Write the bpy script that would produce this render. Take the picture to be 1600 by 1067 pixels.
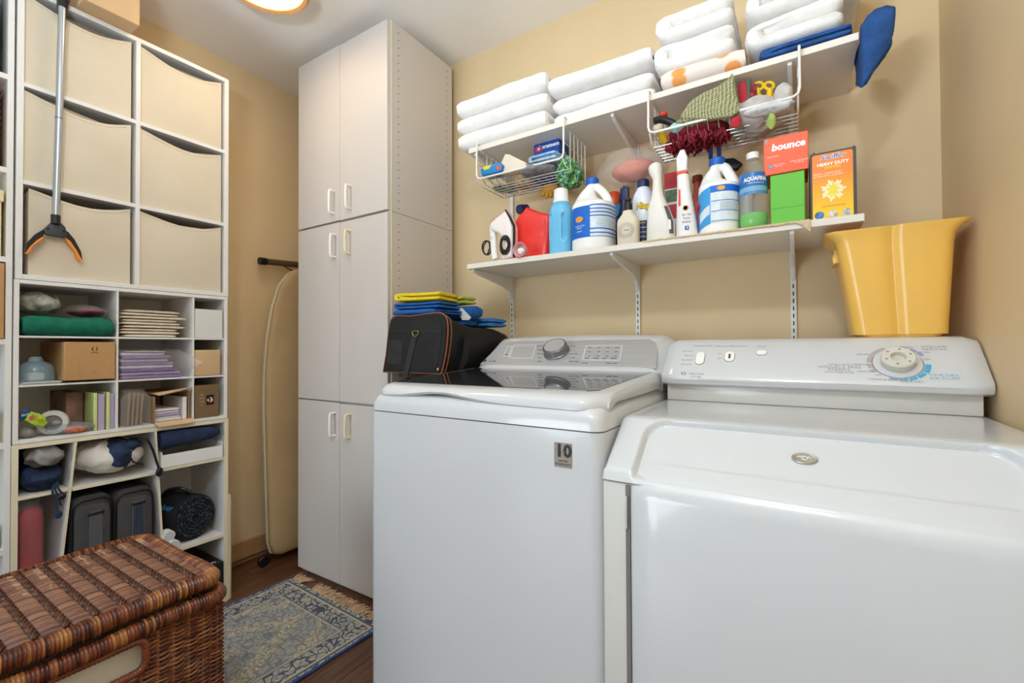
import bpy, bmesh, math, random
from mathutils import Vector, Matrix, noise
random.seed(7)
for o in list(bpy.data.objects): bpy.data.objects.remove(o, do_unlink=True)
SC = bpy.context.scene
COL = SC.collection
# ------------------------------------------------------------------ camera, world, lights, exposure
FPX, YAW, PITCH, ROLL, EYE = 706.66, .5635, .0134, -.0049, 1.045
cam_data = bpy.data.cameras.new('camera')
cam_data.sensor_width = 36.0
cam_data.lens = 36.0 * FPX / 1600.0
cam_data.clip_start = .02
camera = bpy.data.objects.new('camera', cam_data)
COL.objects.link(camera)
camera.matrix_world = (Matrix.Translation((0, 0, EYE)) @ Matrix.Rotation(YAW, 4, 'Z')
                       @ Matrix.Rotation(math.pi / 2 + PITCH, 4, 'X') @ Matrix.Rotation(ROLL, 4, 'Z'))
SC.camera = camera
SC.view_settings.view_transform = 'Standard'
SC.view_settings.look = 'None'
SC.view_settings.exposure = 0.27
SC.view_settings.gamma = 1.0
SC.view_settings.use_curve_mapping = False
world = bpy.data.worlds.new('ambient_fill'); SC.world = world  # added uniform fill, entering by the open side behind the camera
world.use_nodes = True
world.node_tree.nodes['Background'].inputs['Color'].default_value = (.74, .88, 1.0, 1)
world.node_tree.nodes['Background'].inputs['Strength'].default_value = .42
def area_light(name, loc, size, power, col, aim):
    l = bpy.data.lights.new(name, 'AREA'); l.shape = 'DISK'; l.size = size; l.energy = power; l.color = col
    o = bpy.data.objects.new(name, l); COL.objects.link(o); o.location = loc
    o.rotation_euler = (Vector(aim) - Vector(loc)).to_track_quat('-Z', 'Y').to_euler()
    return o
area_light('bounce_flash', (-.45, -.30, 1.55), .30, 27, (.75, .885, 1.0), (-.45, -.2, 2.44))   # photographer's flash turned to the ceiling
area_light('overhead_fill', (-.06, -.30, 2.38), .20, 11, (.86, .935, 1.0), (-.06, .1, 0))  # added unseen light above the camera, for the dryer glints and right wall
area_light('rear_fill', (-1.7, -3.0, .90), 1.7, 44, (.82, .92, 1.0), (-.3, 1.5, 1.2))   # added unseen fill from far behind the camera, to flatten the contrast
LAMP_POWER = 15.0
SC.cycles.diffuse_bounces = 10; SC.cycles.max_bounces = 14

# ------------------------------------------------------------------ picture helpers: a pixel of the photograph to a point at a real distance
def ray(px, py):
    X, Y = px - 800, py - 533.5
    c, s = math.cos(-ROLL), math.sin(-ROLL)
    X, Y = X * c - Y * s, X * s + Y * c
    r, u, fw = X / FPX, -Y / FPX, 1.0
    fw, u = fw * math.cos(PITCH) - u * math.sin(PITCH), fw * math.sin(PITCH) + u * math.cos(PITCH)
    s, c = math.sin(YAW), math.cos(YAW)
    return Vector((c * r - s * fw, s * r + c * fw, u))
def aty(px, py, y):
    d = ray(px, py); return d * (y / d.y) + Vector((0, 0, EYE))
def atx(px, py, x):
    d = ray(px, py); return d * (x / d.x) + Vector((0, 0, EYE))
def atz(px, py, z):
    d = ray(px, py); return d * ((z - EYE) / d.z) + Vector((0, 0, EYE))
def aton(px, py, p0, n):
    d = ray(px, py); e = Vector((0, 0, EYE))
    return e + d * ((Vector(p0) - e).dot(Vector(n)) / d.dot(Vector(n)))

# ------------------------------------------------------------------ materials
def lin(c):
    return c / 12.92 if c <= .04045 else ((c + .055) / 1.055) ** 2.4
def hexc(h):
    h = h.lstrip('#'); return tuple(lin(int(h[i:i + 2], 16) / 255) for i in (0, 2, 4)) + (1,)
MATS = {}
def mat(name, col, rough=.5, metal=0, var=.04, vscale=6, bump=0, bscale=80, spec=.5, alpha=1, trans=0, ior=1.45,
        coat=0, sheen=0, emit=None, estr=0, stretch=(1, 1, 1)):
    if name in MATS: return MATS[name]
    m = bpy.data.materials.new(name); m.use_nodes = True
    nt = m.node_tree; b = nt.nodes['Principled BSDF']
    c = hexc(col)
    tc = nt.nodes.new('ShaderNodeTexCoord'); mp = nt.nodes.new('ShaderNodeMapping')
    nt.links.new(tc.outputs['Object'], mp.inputs['Vector']); mp.inputs['Scale'].default_value = stretch
    n = nt.nodes.new('ShaderNodeTexNoise'); n.inputs['Scale'].default_value = vscale; n.inputs['Detail'].default_value = 4
    nt.links.new(mp.outputs['Vector'], n.inputs['Vector'])
    r = nt.nodes.new('ShaderNodeValToRGB')
    r.color_ramp.elements[0].position = .3; r.color_ramp.elements[1].position = .7
    r.color_ramp.elements[0].color = tuple(max(0, v * (1 - var * 2)) for v in c[:3]) + (1,)
    r.color_ramp.elements[1].color = tuple(min(1, v * (1 + var)) for v in c[:3]) + (1,)
    nt.links.new(n.outputs['Fac'], r.inputs['Fac']); nt.links.new(r.outputs['Color'], b.inputs['Base Color'])
    b.inputs['Roughness'].default_value = rough; b.inputs['Metallic'].default_value = metal
    b.inputs['Specular IOR Level'].default_value = spec
    b.inputs['Alpha'].default_value = alpha; b.inputs['Transmission Weight'].default_value = trans
    b.inputs['IOR'].default_value = ior; b.inputs['Coat Weight'].default_value = coat
    b.inputs['Sheen Weight'].default_value = sheen
    if emit:
        b.inputs['Emission Color'].default_value = hexc(emit); b.inputs['Emission Strength'].default_value = estr
    if bump:
        n2 = nt.nodes.new('ShaderNodeTexNoise'); n2.inputs['Scale'].default_value = bscale; n2.inputs['Detail'].default_value = 3
        nt.links.new(mp.outputs['Vector'], n2.inputs['Vector'])
        bp = nt.nodes.new('ShaderNodeBump'); bp.inputs['Strength'].default_value = bump; bp.inputs['Distance'].default_value = .004
        nt.links.new(n2.outputs['Fac'], bp.inputs['Height']); nt.links.new(bp.outputs['Normal'], b.inputs['Normal'])
    MATS[name] = m
    return m
M_WALL = mat('wall_paint', '#DDC59C', .55, var=.035, vscale=2.2, bump=.08, bscale=160)
M_CEIL = mat('ceiling_paint', '#F0EEEB', .8, var=.015, vscale=3)
M_CAB = mat('cabinet_melamine', '#CCC5BF', .42, var=.02, vscale=3, bump=.03, bscale=240, stretch=(1, 1, .15))
M_CREAM = mat('cream_edge_band', '#E6DCC0', .45, var=.03)
M_WHITE = mat('white_laminate', '#E6E4E2', .42, var=.015)
M_SHELF = mat('shelf_melamine', '#E8E2D8', .45, var=.02, vscale=4)
M_ENAMEL = mat('white_enamel', '#CCCED0', .18, var=.006, vscale=2, coat=.3)
M_ENAMEL2 = mat('off_white_enamel', '#D0CEC8', .24, var=.01, vscale=2, coat=.2)
M_PLASTIC_W = mat('white_plastic', '#F1F0EE', .3, var=.01)
M_BLACK = mat('black_plastic', '#17171A', .4)
M_DARK = mat('dark_gap', '#2A2622', .7)
M_CHROME = mat('chrome_wire', '#C9C6C0', .3, metal=.85)
M_WIREW = mat('white_coated_wire', '#EDEBE6', .35)
M_STEEL = mat('brushed_steel', '#C9CACD', .36, metal=.45, var=.05, vscale=30, stretch=(.05, 8, 8))
M_STEELD = mat('dark_steel', '#858486', .3, metal=.6, var=.04)
M_GLASSB = mat('smoked_glass', '#2C2E31', .03, var=.01, spec=.8, coat=.6)
M_CANVAS = mat('bin_canvas', '#D8CDB8', .85, var=.025, vscale=5, bump=.12, bscale=500)
M_KRAFT = mat('kraft_card', '#BC905F', .75, var=.05, vscale=8)
M_KRAFT2 = mat('pale_card', '#CFAE85', .75, var=.04, vscale=8)
M_CARDIN = mat('card_inside', '#A67F58', .8, var=.05)
M_TERRYW = mat('white_terry', '#F6F4F2', .95, var=.03, vscale=30, bump=.5, bscale=380, sheen=.3)
M_TERRYB = mat('blue_terry', '#2C5A9C', .95, var=.14, vscale=25, bump=.9, bscale=380)
M_CLEAR = mat('clear_plastic', '#F2F2F0', .12, var=.01, alpha=.09, spec=.9)
M_HAZY = mat('hazy_plastic', '#EDEAE6', .16, var=.03, alpha=.14, spec=.7)
M_PLY = mat('raw_board_edge', '#B59A78', .7, var=.08, vscale=40)

# ------------------------------------------------------------------ mesh helpers
class MB:
    def __init__(self): self.bm = bmesh.new()
    def face(self, pts):
        try: return self.bm.faces.new([self.bm.verts.new(p) for p in pts])
        except ValueError: return None
    def box(self, lo, hi, bevel=0, seg=2, rot=None, pivot=None):
        lo, hi = Vector(lo), Vector(hi); c = (lo + hi) / 2
        g = bmesh.ops.create_cube(self.bm, size=1)
        vs = g['verts']
        for v in vs: v.co = Vector((v.co.x * (hi.x - lo.x), v.co.y * (hi.y - lo.y), v.co.z * (hi.z - lo.z))) + c
        if rot is not None:
            p = Vector(pivot) if pivot is not None else c
            for v in vs: v.co = rot @ (v.co - p) + p
        if bevel:
            es = list({e for v in vs for e in v.link_edges})
            bmesh.ops.bevel(self.bm, geom=es, offset=bevel, segments=seg, affect='EDGES', profile=.5)
        return self
    def prism(self, poly, vec, bevel=0, seg=2):
        vec = Vector(vec)
        a = [self.bm.verts.new(p) for p in poly]; b = [self.bm.verts.new(Vector(p) + vec) for p in poly]
        n = len(poly); fs = []
        fs.append(self.bm.faces.new(a[::-1])); fs.append(self.bm.faces.new(b))
        for i in range(n): fs.append(self.bm.faces.new((a[i], a[(i + 1) % n], b[(i + 1) % n], b[i])))
        bmesh.ops.recalc_face_normals(self.bm, faces=fs)
        if bevel:
            es = list(fs[0].edges) + list(fs[1].edges)
            bmesh.ops.bevel(self.bm, geom=es, offset=bevel, segments=seg, affect='EDGES', profile=.5)
        return self
    def loft(self, secs, cap=True, closed=True):
        rows = [[self.bm.verts.new(p) for p in s] for s in secs]
        n = len(rows[0]); fs = []
        for a, b in zip(rows, rows[1:]):
            for i in range(n if closed else n - 1):
                j = (i + 1) % n
                try: fs.append(self.bm.faces.new((a[i], a[j], b[j], b[i])))
                except ValueError: pass
        if cap and closed:
            for r in (rows[0], rows[-1]):
                try: fs.append(self.bm.faces.new(r))
                except ValueError: pass
            bmesh.ops.recalc_face_normals(self.bm, faces=fs)
        return self
    def tube(self, path, r, n=8, closed=False, cap=True):
        P = [Vector(p) for p in path]; m = len(P)
        rad = r if isinstance(r, (list, tuple)) else [r] * m
        secs = []; up = None
        for i in range(m):
            if closed: t = P[(i + 1) % m] - P[i - 1]
            else: t = P[min(i + 1, m - 1)] - P[max(i - 1, 0)]
            t.normalize()
            if up is None:
                up = Vector((0, 0, 1)) if abs(t.z) < .9 else Vector((1, 0, 0))
            u = up - t * up.dot(t)
            if u.length < 1e-5: u = t.orthogonal()
            u.normalize(); w = t.cross(u); up = u
            secs.append([P[i] + (u * math.cos(2 * math.pi * k / n) + w * math.sin(2 * math.pi * k / n)) * rad[i] for k in range(n)])
        if closed: secs.append(secs[0])
        return self.loft(secs, cap and not closed)
    def lathe(self, prof, c=(0, 0, 0), n=28, M=None):
        c = Vector(c); secs = []
        for r, z in prof:
            s = []
            for k in range(n):
                a = 2 * math.pi * k / n
                v = Vector((max(r, 1e-5) * math.cos(a), max(r, 1e-5) * math.sin(a), z))
                s.append((M @ v if M else v) + c)
            secs.append(s)
        return self.loft(secs)
    def ball(self, c, s, u=20, v=12, disp=0, freq=8, seed=0, flat=None):
        g = bmesh.ops.create_uvsphere(self.bm, u_segments=u, v_segments=v, radius=1)
        sd = Vector((seed * 3.1, seed * 7.7, seed * 1.3))
        for w in g['verts']:
            d = w.co.copy(); p = Vector((d.x * s[0], d.y * s[1], d.z * s[2]))
            if disp:
                q = (p + sd) * freq * .8
                k = 1 - 2.4 * abs(noise.noise(q)) + .5 * (1 - 2.4 * abs(noise.noise(q * 2.1)))
                p += d * disp * k * .8
            if flat is not None and p.z < flat: p.z = flat
            w.co = p + Vector(c)
        return self
    def build(self, name, m, parent=None, smooth=38, recalc=False):
        if recalc: bmesh.ops.recalc_face_normals(self.bm, faces=self.bm.faces)
        me = bpy.data.meshes.new(name); self.bm.to_mesh(me); self.bm.free()
        me.materials.append(m)
        if smooth:
            me.polygons.foreach_set('use_smooth', [True] * len(me.polygons))
            me.set_sharp_from_angle(angle=math.radians(smooth))
        o = bpy.data.objects.new(name, me); COL.objects.link(o)
        if parent is not None: attach(o, parent)
        return o
def world_of(o):
    m = o.matrix_basis.copy()
    while o.parent is not None:
        o = o.parent; m = o.matrix_basis @ m
    return m
def attach(o, parent):
    o.parent = parent; o.matrix_parent_inverse = Matrix.Identity(4)
    o.matrix_basis = world_of(parent).inverted() @ o.matrix_basis
def tag(o, label, cat, group=None, kind=None):
    if label: o['label'] = label
    if cat: o['category'] = cat
    if group: o['group'] = group
    if kind: o['kind'] = kind
    return o
def thing(name, label, cat, loc, group=None):
    o = bpy.data.objects.new(name, None); o.empty_display_size = .05; COL.objects.link(o); o.location = loc
    return tag(o, label, cat, group)
def structure(o): o['kind'] = 'structure'; return o
def copy_tree(o, parent=None):
    c = o.copy(); COL.objects.link(c)
    if parent is not None: c.parent = parent
    for ch in [k for k in bpy.data.objects if k.parent == o and k != c]:
        copy_tree(ch, c)
    return c
FRONT = Matrix(((1, 0, 0), (0, 0, -1), (0, 1, 0)))      # lettering on a face that looks to -y
SIDE = Matrix(((0, 0, 1), (1, 0, 0), (0, 1, 0)))        # lettering on a face that looks to +x
def text(s, size, m, parent, R, loc, align='CENTER', shear=0, bold=0, sx=1, bend=None, name='lettering', ext=.0002):
    cu = bpy.data.curves.new('lettering', 'FONT'); cu.body = s; cu.size = size; cu.align_x = align; cu.align_y = 'CENTER'
    cu.shear = shear; cu.offset = bold; cu.extrude = ext; cu.resolution_u = 2
    t = bpy.data.objects.new('lettering', cu); COL.objects.link(t)
    dg = bpy.context.evaluated_depsgraph_get(); me = bpy.data.meshes.new_from_object(t.evaluated_get(dg))
    bpy.data.objects.remove(t); bpy.data.curves.remove(cu)
    L = Vector(loc)
    for v in me.vertices:
        x, y, z = v.co.x * sx, v.co.y, v.co.z
        if bend:
            a = x / bend; x = bend * math.sin(a); z = z - bend * (1 - math.cos(a))
        v.co = R @ Vector((x, y, z)) + L
    me.materials.clear(); me.materials.append(m)
    o = bpy.data.objects.new(name, me); COL.objects.link(o)
    if parent is not None: attach(o, parent)
    return o
def spline(pts, k=6, closed=True):
    P = [Vector(p) for p in pts]; n = len(P); out = []
    rng = range(n) if closed else range(n - 1)
    for i in rng:
        if closed: a, b, c, d = P[i - 1], P[i], P[(i + 1) % n], P[(i + 2) % n]
        else: a, b, c, d = P[max(i - 1, 0)], P[i], P[i + 1], P[min(i + 2, n - 1)]
        for j in range(k):
            t = j / k
            out.append(.5 * ((2 * b) + (c - a) * t + (2 * a - 5 * b + 4 * c - d) * t * t + (3 * b - a - 3 * c + d) * t ** 3))
    if not closed: out.append(P[-1])
    return out
def rrect(cx, cy, hx, hy, r, k=4):
    pts = []
    for (sx, sy, a0) in ((1, 1, 0), (-1, 1, 90), (-1, -1, 180), (1, -1, 270)):
        for j in range(k + 1):
            a = math.radians(a0 + 90 * j / k)
            pts.append((cx + sx * (hx - r) + r * math.cos(a), cy + sy * (hy - r) + r * math.sin(a)))
    return pts
def simple(name, mb, m, label, cat, group=None, smooth=38):
    return tag(mb.build(name, m, None, smooth), label, cat, group)
def crumple(o, amp, freq, seed=0, amp2=0, freq2=60):
    sd = Vector((seed * 2.3, seed * 5.1, seed * .7)); me = o.data
    nr = [v.normal.copy() for v in me.vertices]
    for v, n in zip(me.vertices, nr):
        d = amp * noise.fractal((v.co + sd) * freq, 1, 2, 2)
        if amp2: d += amp2 * noise.noise((v.co + sd) * freq2)
        v.co = v.co + n * d
    me.update(); return o

# ------------------------------------------------------------------ the room
XL, XR, YB, ZC, YF = -2.3145, .347, 1.715, 2.438, -1.25
def slab(name, lo, hi, m): return structure(MB().box(lo, hi).build(name, m, None, 0))
slab('wall_back', (XL - .1, YB, -.1), (XR + .1, YB + .1, ZC + .1), M_WALL)
slab('wall_left', (XL - .1, YF, -.1), (XL, YB, ZC + .1), M_WALL)
slab('wall_right', (XR, YF + .2, -.1), (XR + .1, YB, ZC + .1), M_WALL)
slab('ceiling', (XL, YF, ZC), (XR, YB, ZC + .1), M_CEIL)
M_FLOORB = mat('floor_underlay', '#3A241A', .6)
floor = slab('floor', (XL, YF, -.1), (XR, YB, -.006), M_FLOORB)
# wooden planks of the floor
def wood(name, c0, c1, scale=(16, 1.2, 16)):
    m = mat(name, c0, .32, var=.0, coat=.15)
    nt = m.node_tree; b = nt.nodes['Principled BSDF']
    oi = nt.nodes.new('ShaderNodeObjectInfo'); tc = nt.nodes.new('ShaderNodeTexCoord'); mp = nt.nodes.new('ShaderNodeMapping')
    mp.inputs['Scale'].default_value = scale
    cx = nt.nodes.new('ShaderNodeCombineXYZ'); nt.links.new(oi.outputs['Random'], cx.inputs['Z'])
    mul = nt.nodes.new('ShaderNodeVectorMath'); mul.operation = 'SCALE'; mul.inputs['Scale'].default_value = 40
    nt.links.new(cx.outputs['Vector'], mul.inputs[0]); add = nt.nodes.new('ShaderNodeVectorMath')
    nt.links.new(tc.outputs['Object'], mp.inputs['Vector']); nt.links.new(mp.outputs['Vector'], add.inputs[0]); nt.links.new(mul.outputs['Vector'], add.inputs[1])
    n = nt.nodes.new('ShaderNodeTexNoise'); n.inputs['Scale'].default_value = 3; n.inputs['Detail'].default_value = 7; n.inputs['Distortion'].default_value = .6
    nt.links.new(add.outputs['Vector'], n.inputs['Vector'])
    r = nt.nodes.new('ShaderNodeValToRGB'); r.color_ramp.elements[0].position = .32; r.color_ramp.elements[1].position = .68
    r.color_ramp.elements[0].color = hexc(c1); r.color_ramp.elements[1].color = hexc(c0)
    nt.links.new(n.outputs['Fac'], r.inputs['Fac']); nt.links.new(r.outputs['Color'], b.inputs['Base Color'])
    return m
M_WOOD = wood('floor_plank_wood', '#6F4A33', '#4A2E20')
PW, PL_ = .0832, .92
pm = MB().box((-PW / 2 + .0007, -PL_ / 2 + .0008, -.006), (PW / 2 - .0007, PL_ / 2 - .0008, 0), .0008, 1).build('plank', M_WOOD, floor, 0)
k = 0
for i in range(32):
    x = XL + PW * (i + .5)
    for j in range(4):
        y = YB + .12 - PL_ * (j + .5) + (i * .37 % 1) * .6
        if y - PL_ / 2 > YB: continue
        p = pm if k == 0 else pm.copy()
        if k: COL.objects.link(p)
        p.location = (x, y, 0); k += 1
# left baseboard and its quarter round
M_BASE = mat('stained_baseboard', '#B08A5E', .5, var=.08, vscale=14, stretch=(1, .2, 1))
structure(MB().box((XL, .99, .02), (XL + .013, YB - .002, .105), .003, 1).build('baseboard_left', M_BASE, None, 0))
structure(MB().box((XL, .99, 0), (XL + .022, YB - .002, .014), .004, 2).build('trim_1', mat('shoe_trim', '#7A573C', .5, var=.08), None))
structure(MB().box((-1.39, YB - .012, .0), (XR, YB, .085), .003, 1).build('baseboard_back', M_BASE, None, 0))

# ------------------------------------------------------------------ ceiling lamp
lx, ly = -1.619, .892
t = thing('ceiling_lamp', 'round flush ceiling lamp with glowing frosted glass and bronze rim', 'lamp', (lx, ly, ZC))
M_BRONZE = mat('lamp_bronze', '#B08A5C', .4, metal=.3)
MB().lathe([(0, ZC - .001), (.12, ZC - .001), (.150, 2.40), (.153, 2.368), (.146, 2.360), (.132, 2.366), (.129, 2.376), (0, 2.38)], (lx, ly, 0), 48).build('rim', M_BRONZE, t)
M_LAMP = mat('lamp_glass', '#FFF3E0', .4, emit='#FFE1B8', estr=LAMP_POWER)
MB().lathe([(.128, 2.374), (.118, 2.364), (.095, 2.354), (.06, 2.347), (.02, 2.345), (0, 2.345)], (lx, ly, 0), 48).build('glass_dome', M_LAMP, t)
MB().lathe([(0, 2.347), (.013, 2.345), (.015, 2.338), (.009, 2.331), (.008, 2.325), (0, 2.322)], (lx, ly, 0), 20).build('finial', M_BRONZE, t)
# ------------------------------------------------------------------ tall cabinet
CX0, CX1, CY0, CY1 = -2.005, -1.395, 1.273, 1.676
CZT, CZM, CZ2, CZB = 2.392, 1.604, .809, .018
cab = thing('storage_cabinet', 'tall white melamine cabinet with six doors beside the washer', 'cabinet', (-1.7, 1.47, 0))
MB().box((CX0 + .004, CY0 + .021, 0), (CX1, CY1, CZM - .001)).box((CX0 + .004, CY0 + .021, CZM + .001), (CX1, CY1, CZT)).build('body', M_CAB, cab, 0)
MB().box((CX1 - .017, CY0 + .019, .004), (CX1 + .0005, CY0 + .0215, CZT)).build('edge_band', M_CREAM, cab, 0)
h = MB()
for z0, z1 in ((.95, CZM - .02), (CZM + .02, CZT - .03)):
    n = int((z1 - z0) / .032)
    for i in range(n + 1):
        for yy in (CY0 + .058, CY1 - .037):
            h.lathe([(0, 0), (.0026, 0), (.0026, .0006), (0, .0006)], (CX1, yy, z0 + i * .032), 6, Matrix.Rotation(math.pi / 2, 3, 'Y'))
tag(h.build('shelf_pin_holes', M_DARK, cab, 0), None, None, kind='stuff')
xm = -1.700
M_HANDW, M_HANDC = mat('white_handle', '#F4F0E6', .3), mat('cream_handle', '#EBDDB4', .35)
def bow(xc, zc, m, parent, hh=.049):
    p = [(xc, CY0 + .002, zc + hh), (xc, CY0 - .018, zc + hh), (xc, CY0 - .027, zc + hh - .010), (xc, CY0 - .027, zc - hh + .010), (xc, CY0 - .018, zc - hh), (xc, CY0 + .002, zc - hh)]
    MB().tube(spline(p, 4, False), .0055, 10).build('handle', m, parent)
for (z0, z1, hl, hr) in ((CZM + .004, CZT - .002, (514, 314), (540, 306)), (CZ2 + .004, CZM - .003, (516, 383), (539, 377)), (CZB, CZ2 - .003, (515, 664), (539, 667))):
    for side, hp in ((0, hl), (1, hr)):
        a, b = (CX0, xm - .0012) if side == 0 else (xm + .0012, CX1 - .003)
        dz = .002 if (side == 0 and z0 > 1) else 0
        d = MB().box((a, CY0, z0 + dz), (b, CY0 + .019, z1 - (0 if side == 0 else .003)), .0012, 1).build('door', M_CAB, cab, 0)
        hpos = aty(hp[0], hp[1], CY0 - .027)
        bow(hpos.x, hpos.z, M_HANDC if (side == 1 and z0 < 1.6) else M_HANDW, d)

# ------------------------------------------------------------------ cube organizer with fabric bins and the units below it
OX0, OX1 = -2.309, -2.013          # back and front of the shelving on the left wall
def organizer(name, label, y0, y1, z0, z1, th, m, cat='organizer', edge=None):
    t = thing(name, label, cat, ((OX0 + OX1) / 2, (y0 + y1) / 2, z0))
    MB().box((OX0, y0, z0), (OX1, y0 + th, z1), .0008, 1).build('side_panel', m, t, 0)
    MB().box((OX0, y1 - th, z0), (OX1, y1, z1), .0008, 1).build('side_panel', m, t, 0)
    MB().box((OX0, y0 + th, z1 - th), (OX1, y1 - th, z1), .0008, 1).build('top_panel', m, t, 0)
    MB().box((OX0, y0 + th, z0), (OX1, y1 - th, z0 + th), .0008, 1).build('bottom_panel', m, t, 0)
    MB().box((OX0, y0 + th, z0 + th), (OX0 + .004, y1 - th, z1 - th)).build('back_panel', m, t, 0)
    return t
UY0, UY1, UYD = .354, .964, .656
UZ = [1.263, 1.564, 1.868, 2.178]
up = organizer('cube_organizer', 'white six-cube organizer holding beige fabric bins on left wall', UY0, UY1, UZ[0], UZ[3], .0155, M_WHITE)
MB().box((OX0 + .004, UYD - .0065, UZ[0] + .0155), (OX1 - .001, UYD + .0065, UZ[3] - .0155)).build('divider', M_WHITE, up, 0)
for z in UZ[1:3]:
    for a, b in ((UY0 + .0155, UYD - .0065), (UYD + .0065, UY1 - .0155)):
        MB().box((OX0 + .004, a, z - .0065), (OX1 - .001, b, z + .0065)).build('shelf', M_WHITE, up, 0)
def fabric_bin(y0, y1, z0, z1, sag, label, yaw=0, seed=0):
    w = y1 - y0; xf = OX1 - .012
    t = thing('fabric_bin', label, 'bin', ((OX0 + xf) / 2, (y0 + y1) / 2, z0), 'beige fabric bins in the cube organizer')
    b = MB(); xb = OX0 + .02
    for lo, hi in (((xb, y0, z0), (xf - .006, y0 + .005, z1 - .006)), ((xb, y1 - .005, z0), (xf - .006, y1, z1 - .006)), ((xb, y0 + .005, z0), (xb + .005, y1 - .005, z1 - .012)), ((xb + .005, y0 + .005, z0), (xf - .006, y1 - .005, z0 + .005))):
        b.box(lo, hi, .0015, 1)
    b.build('body', M_CANVAS, t)
    g = MB(); N, K = 20, 14; fr, bk = [], []
    for i in range(K + 1):
        v = i / K; ra, rb = [], []
        for j in range(N + 1):
            u = j / N; s = 4 * u * (1 - u)
            yy = y0 + w * u
            zz = z0 + (z1 - z0 - sag * s ** 1.2 * (.75 + .5 * u)) * v
            xx = xf + .006 * s * math.sin(v * 3.1) * (1 if seed % 2 else .6) + .0022 * noise.noise(Vector((yy * 14, zz * 9, seed)))
            ra.append((xx, yy, zz)); rb.append((xx - .005, yy, zz))
        fr.append(ra); bk.append(rb)
    secs = [a + b_[::-1] for a, b_ in zip(fr, bk)]
    pnl = g.loft(secs).build('front_panel', M_CANVAS, t, 60)
    hm = MB().tube([(p[0] + .0005, p[1], p[2] - .009) for p in fr[-1][1:-1]], .0011, 5).build('hem', M_CANVAS, pnl)
    if yaw:
        t.rotation_euler.z = yaw
    return t
names = {(0, 2): 'top left of the six beige fabric bins, behind the reacher pole', (1, 2): 'top right of the six beige fabric bins, below the ceiling corner',
         (0, 1): 'middle left of the six beige fabric bins, crossed by the reacher pole', (1, 1): 'middle right of the six beige fabric bins in the organizer',
         (0, 0): 'bottom left beige fabric bin behind the reacher jaws', (1, 0): 'bottom right beige fabric bin above the white paper box'}
for c in (0, 1):
    for r in (0, 1, 2):
        a, b = ((UY0 + .0175, UYD - .018), (UYD + .009, UY1 - .024))[c]
        z0 = UZ[r] + (.0155 if r == 0 else .0065) + .0005
        if (c, r) == (0, 0): a += .012
        fabric_bin(a, b, z0, UZ[r + 1] - (.014 if r < 2 else .022), (.026, .03, .03)[r], names[(c, r)], seed=c * 3 + r)

MY0, MY1, MZ0, MZ1 = .352, .962, .757, 1.2615
mid = organizer('sorter_unit', 'white nine-pigeonhole sorter unit packed with paper and bags', MY0, MY1, MZ0, MZ1, .012, M_WHITE)
MD1, MD2 = .601, .8365
for y in (MD1, MD2):
    MB().box((OX0 + .004, y - .003, MZ0 + .012), (OX1 - .002, y + .003, MZ1 - .012)).build('divider', M_WHITE, mid, 0)
ROWZ = (1.086, .934)
for a, b in ((MY0 + .012, MD1 - .003), (MD1 + .003, MD2 - .003), (MD2 + .003, MY1 - .012)):
    for z in ROWZ:
        MB().box((OX0 + .004, a, z - .003), (OX1 - .002, b, z + .003)).build('shelf', M_WHITE, mid, 0)
LZ1 = .7555
low = thing('slanted_cubby_unit', 'cream edged cubby unit with leaning dividers on the floor', 'organizer', (-2.16, .657, 0))
def cream(name, lo, hi): 
    o = MB().box(lo, hi, .0008, 1).build(name, M_WHITE, low, 0)
    MB().box((OX1 - .0005, lo[1] + .0003, lo[2] + .0003), (OX1 + .0012, hi[1] - .0003, hi[2] - .0003)).build('edge_band', M_CREAM, o, 0)
    return o
cream('side_panel', (OX0, MY0 - .002, 0), (OX1, MY0 + .013, LZ1)); cream('side_panel', (OX0, MY1 - .012, 0), (OX1, MY1 + .004, LZ1))
cream('top_panel', (OX0, MY0 + .013, LZ1 - .014), (OX1, MY1 - .012, LZ1)); cream('bottom_panel', (OX0, MY0 + .013, .03), (OX1, MY1 - .012, .045))
MB().box((OX0, MY0 + .013, .045), (OX0 + .004, MY1 - .012, LZ1 - .014)).build('back_panel', M_WHITE, low, 0)
def lean(ya, za, yb, zb, th=.007):
    p = [(OX0 + .004, ya - th / 2, za), (OX0 + .004, ya + th / 2, za), (OX0 + .004, yb + th / 2, zb), (OX0 + .004, yb - th / 2, zb)]
    o = MB().prism(p, (OX1 - OX0 - .005, 0, 0)).build('divider', M_WHITE, low, 0)
    q = [(OX1 - .001, y, z) for _, y, z in p]
    MB().prism(q, (.0012, 0, 0)).build('edge_band', M_CREAM, o, 0)
lean(.4945, .741, .436, .046); lean(.7135, .741, .7515, .046)
ya = lambda z: .436 + (.4945 - .436) * (z - .046) / .695
yb_ = lambda z: .7515 + (.7135 - .7515) * (z - .046) / .695
cream('shelf', (OX0 + .004, MY0 + .013, .585), (OX1, ya(.59) - .004, .595))
cream('shelf', (OX0 + .004, ya(.59) + .005, .582), (OX1, yb_(.59) - .005, .592))
cream('shelf', (OX0 + .004, yb_(.59) + .005, .588), (OX1, MY1 - .012, .598))
cream('shelf', (OX0 + .004, yb_(.28) + .005, .27), (OX1, MY1 - .012, .283))
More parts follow.
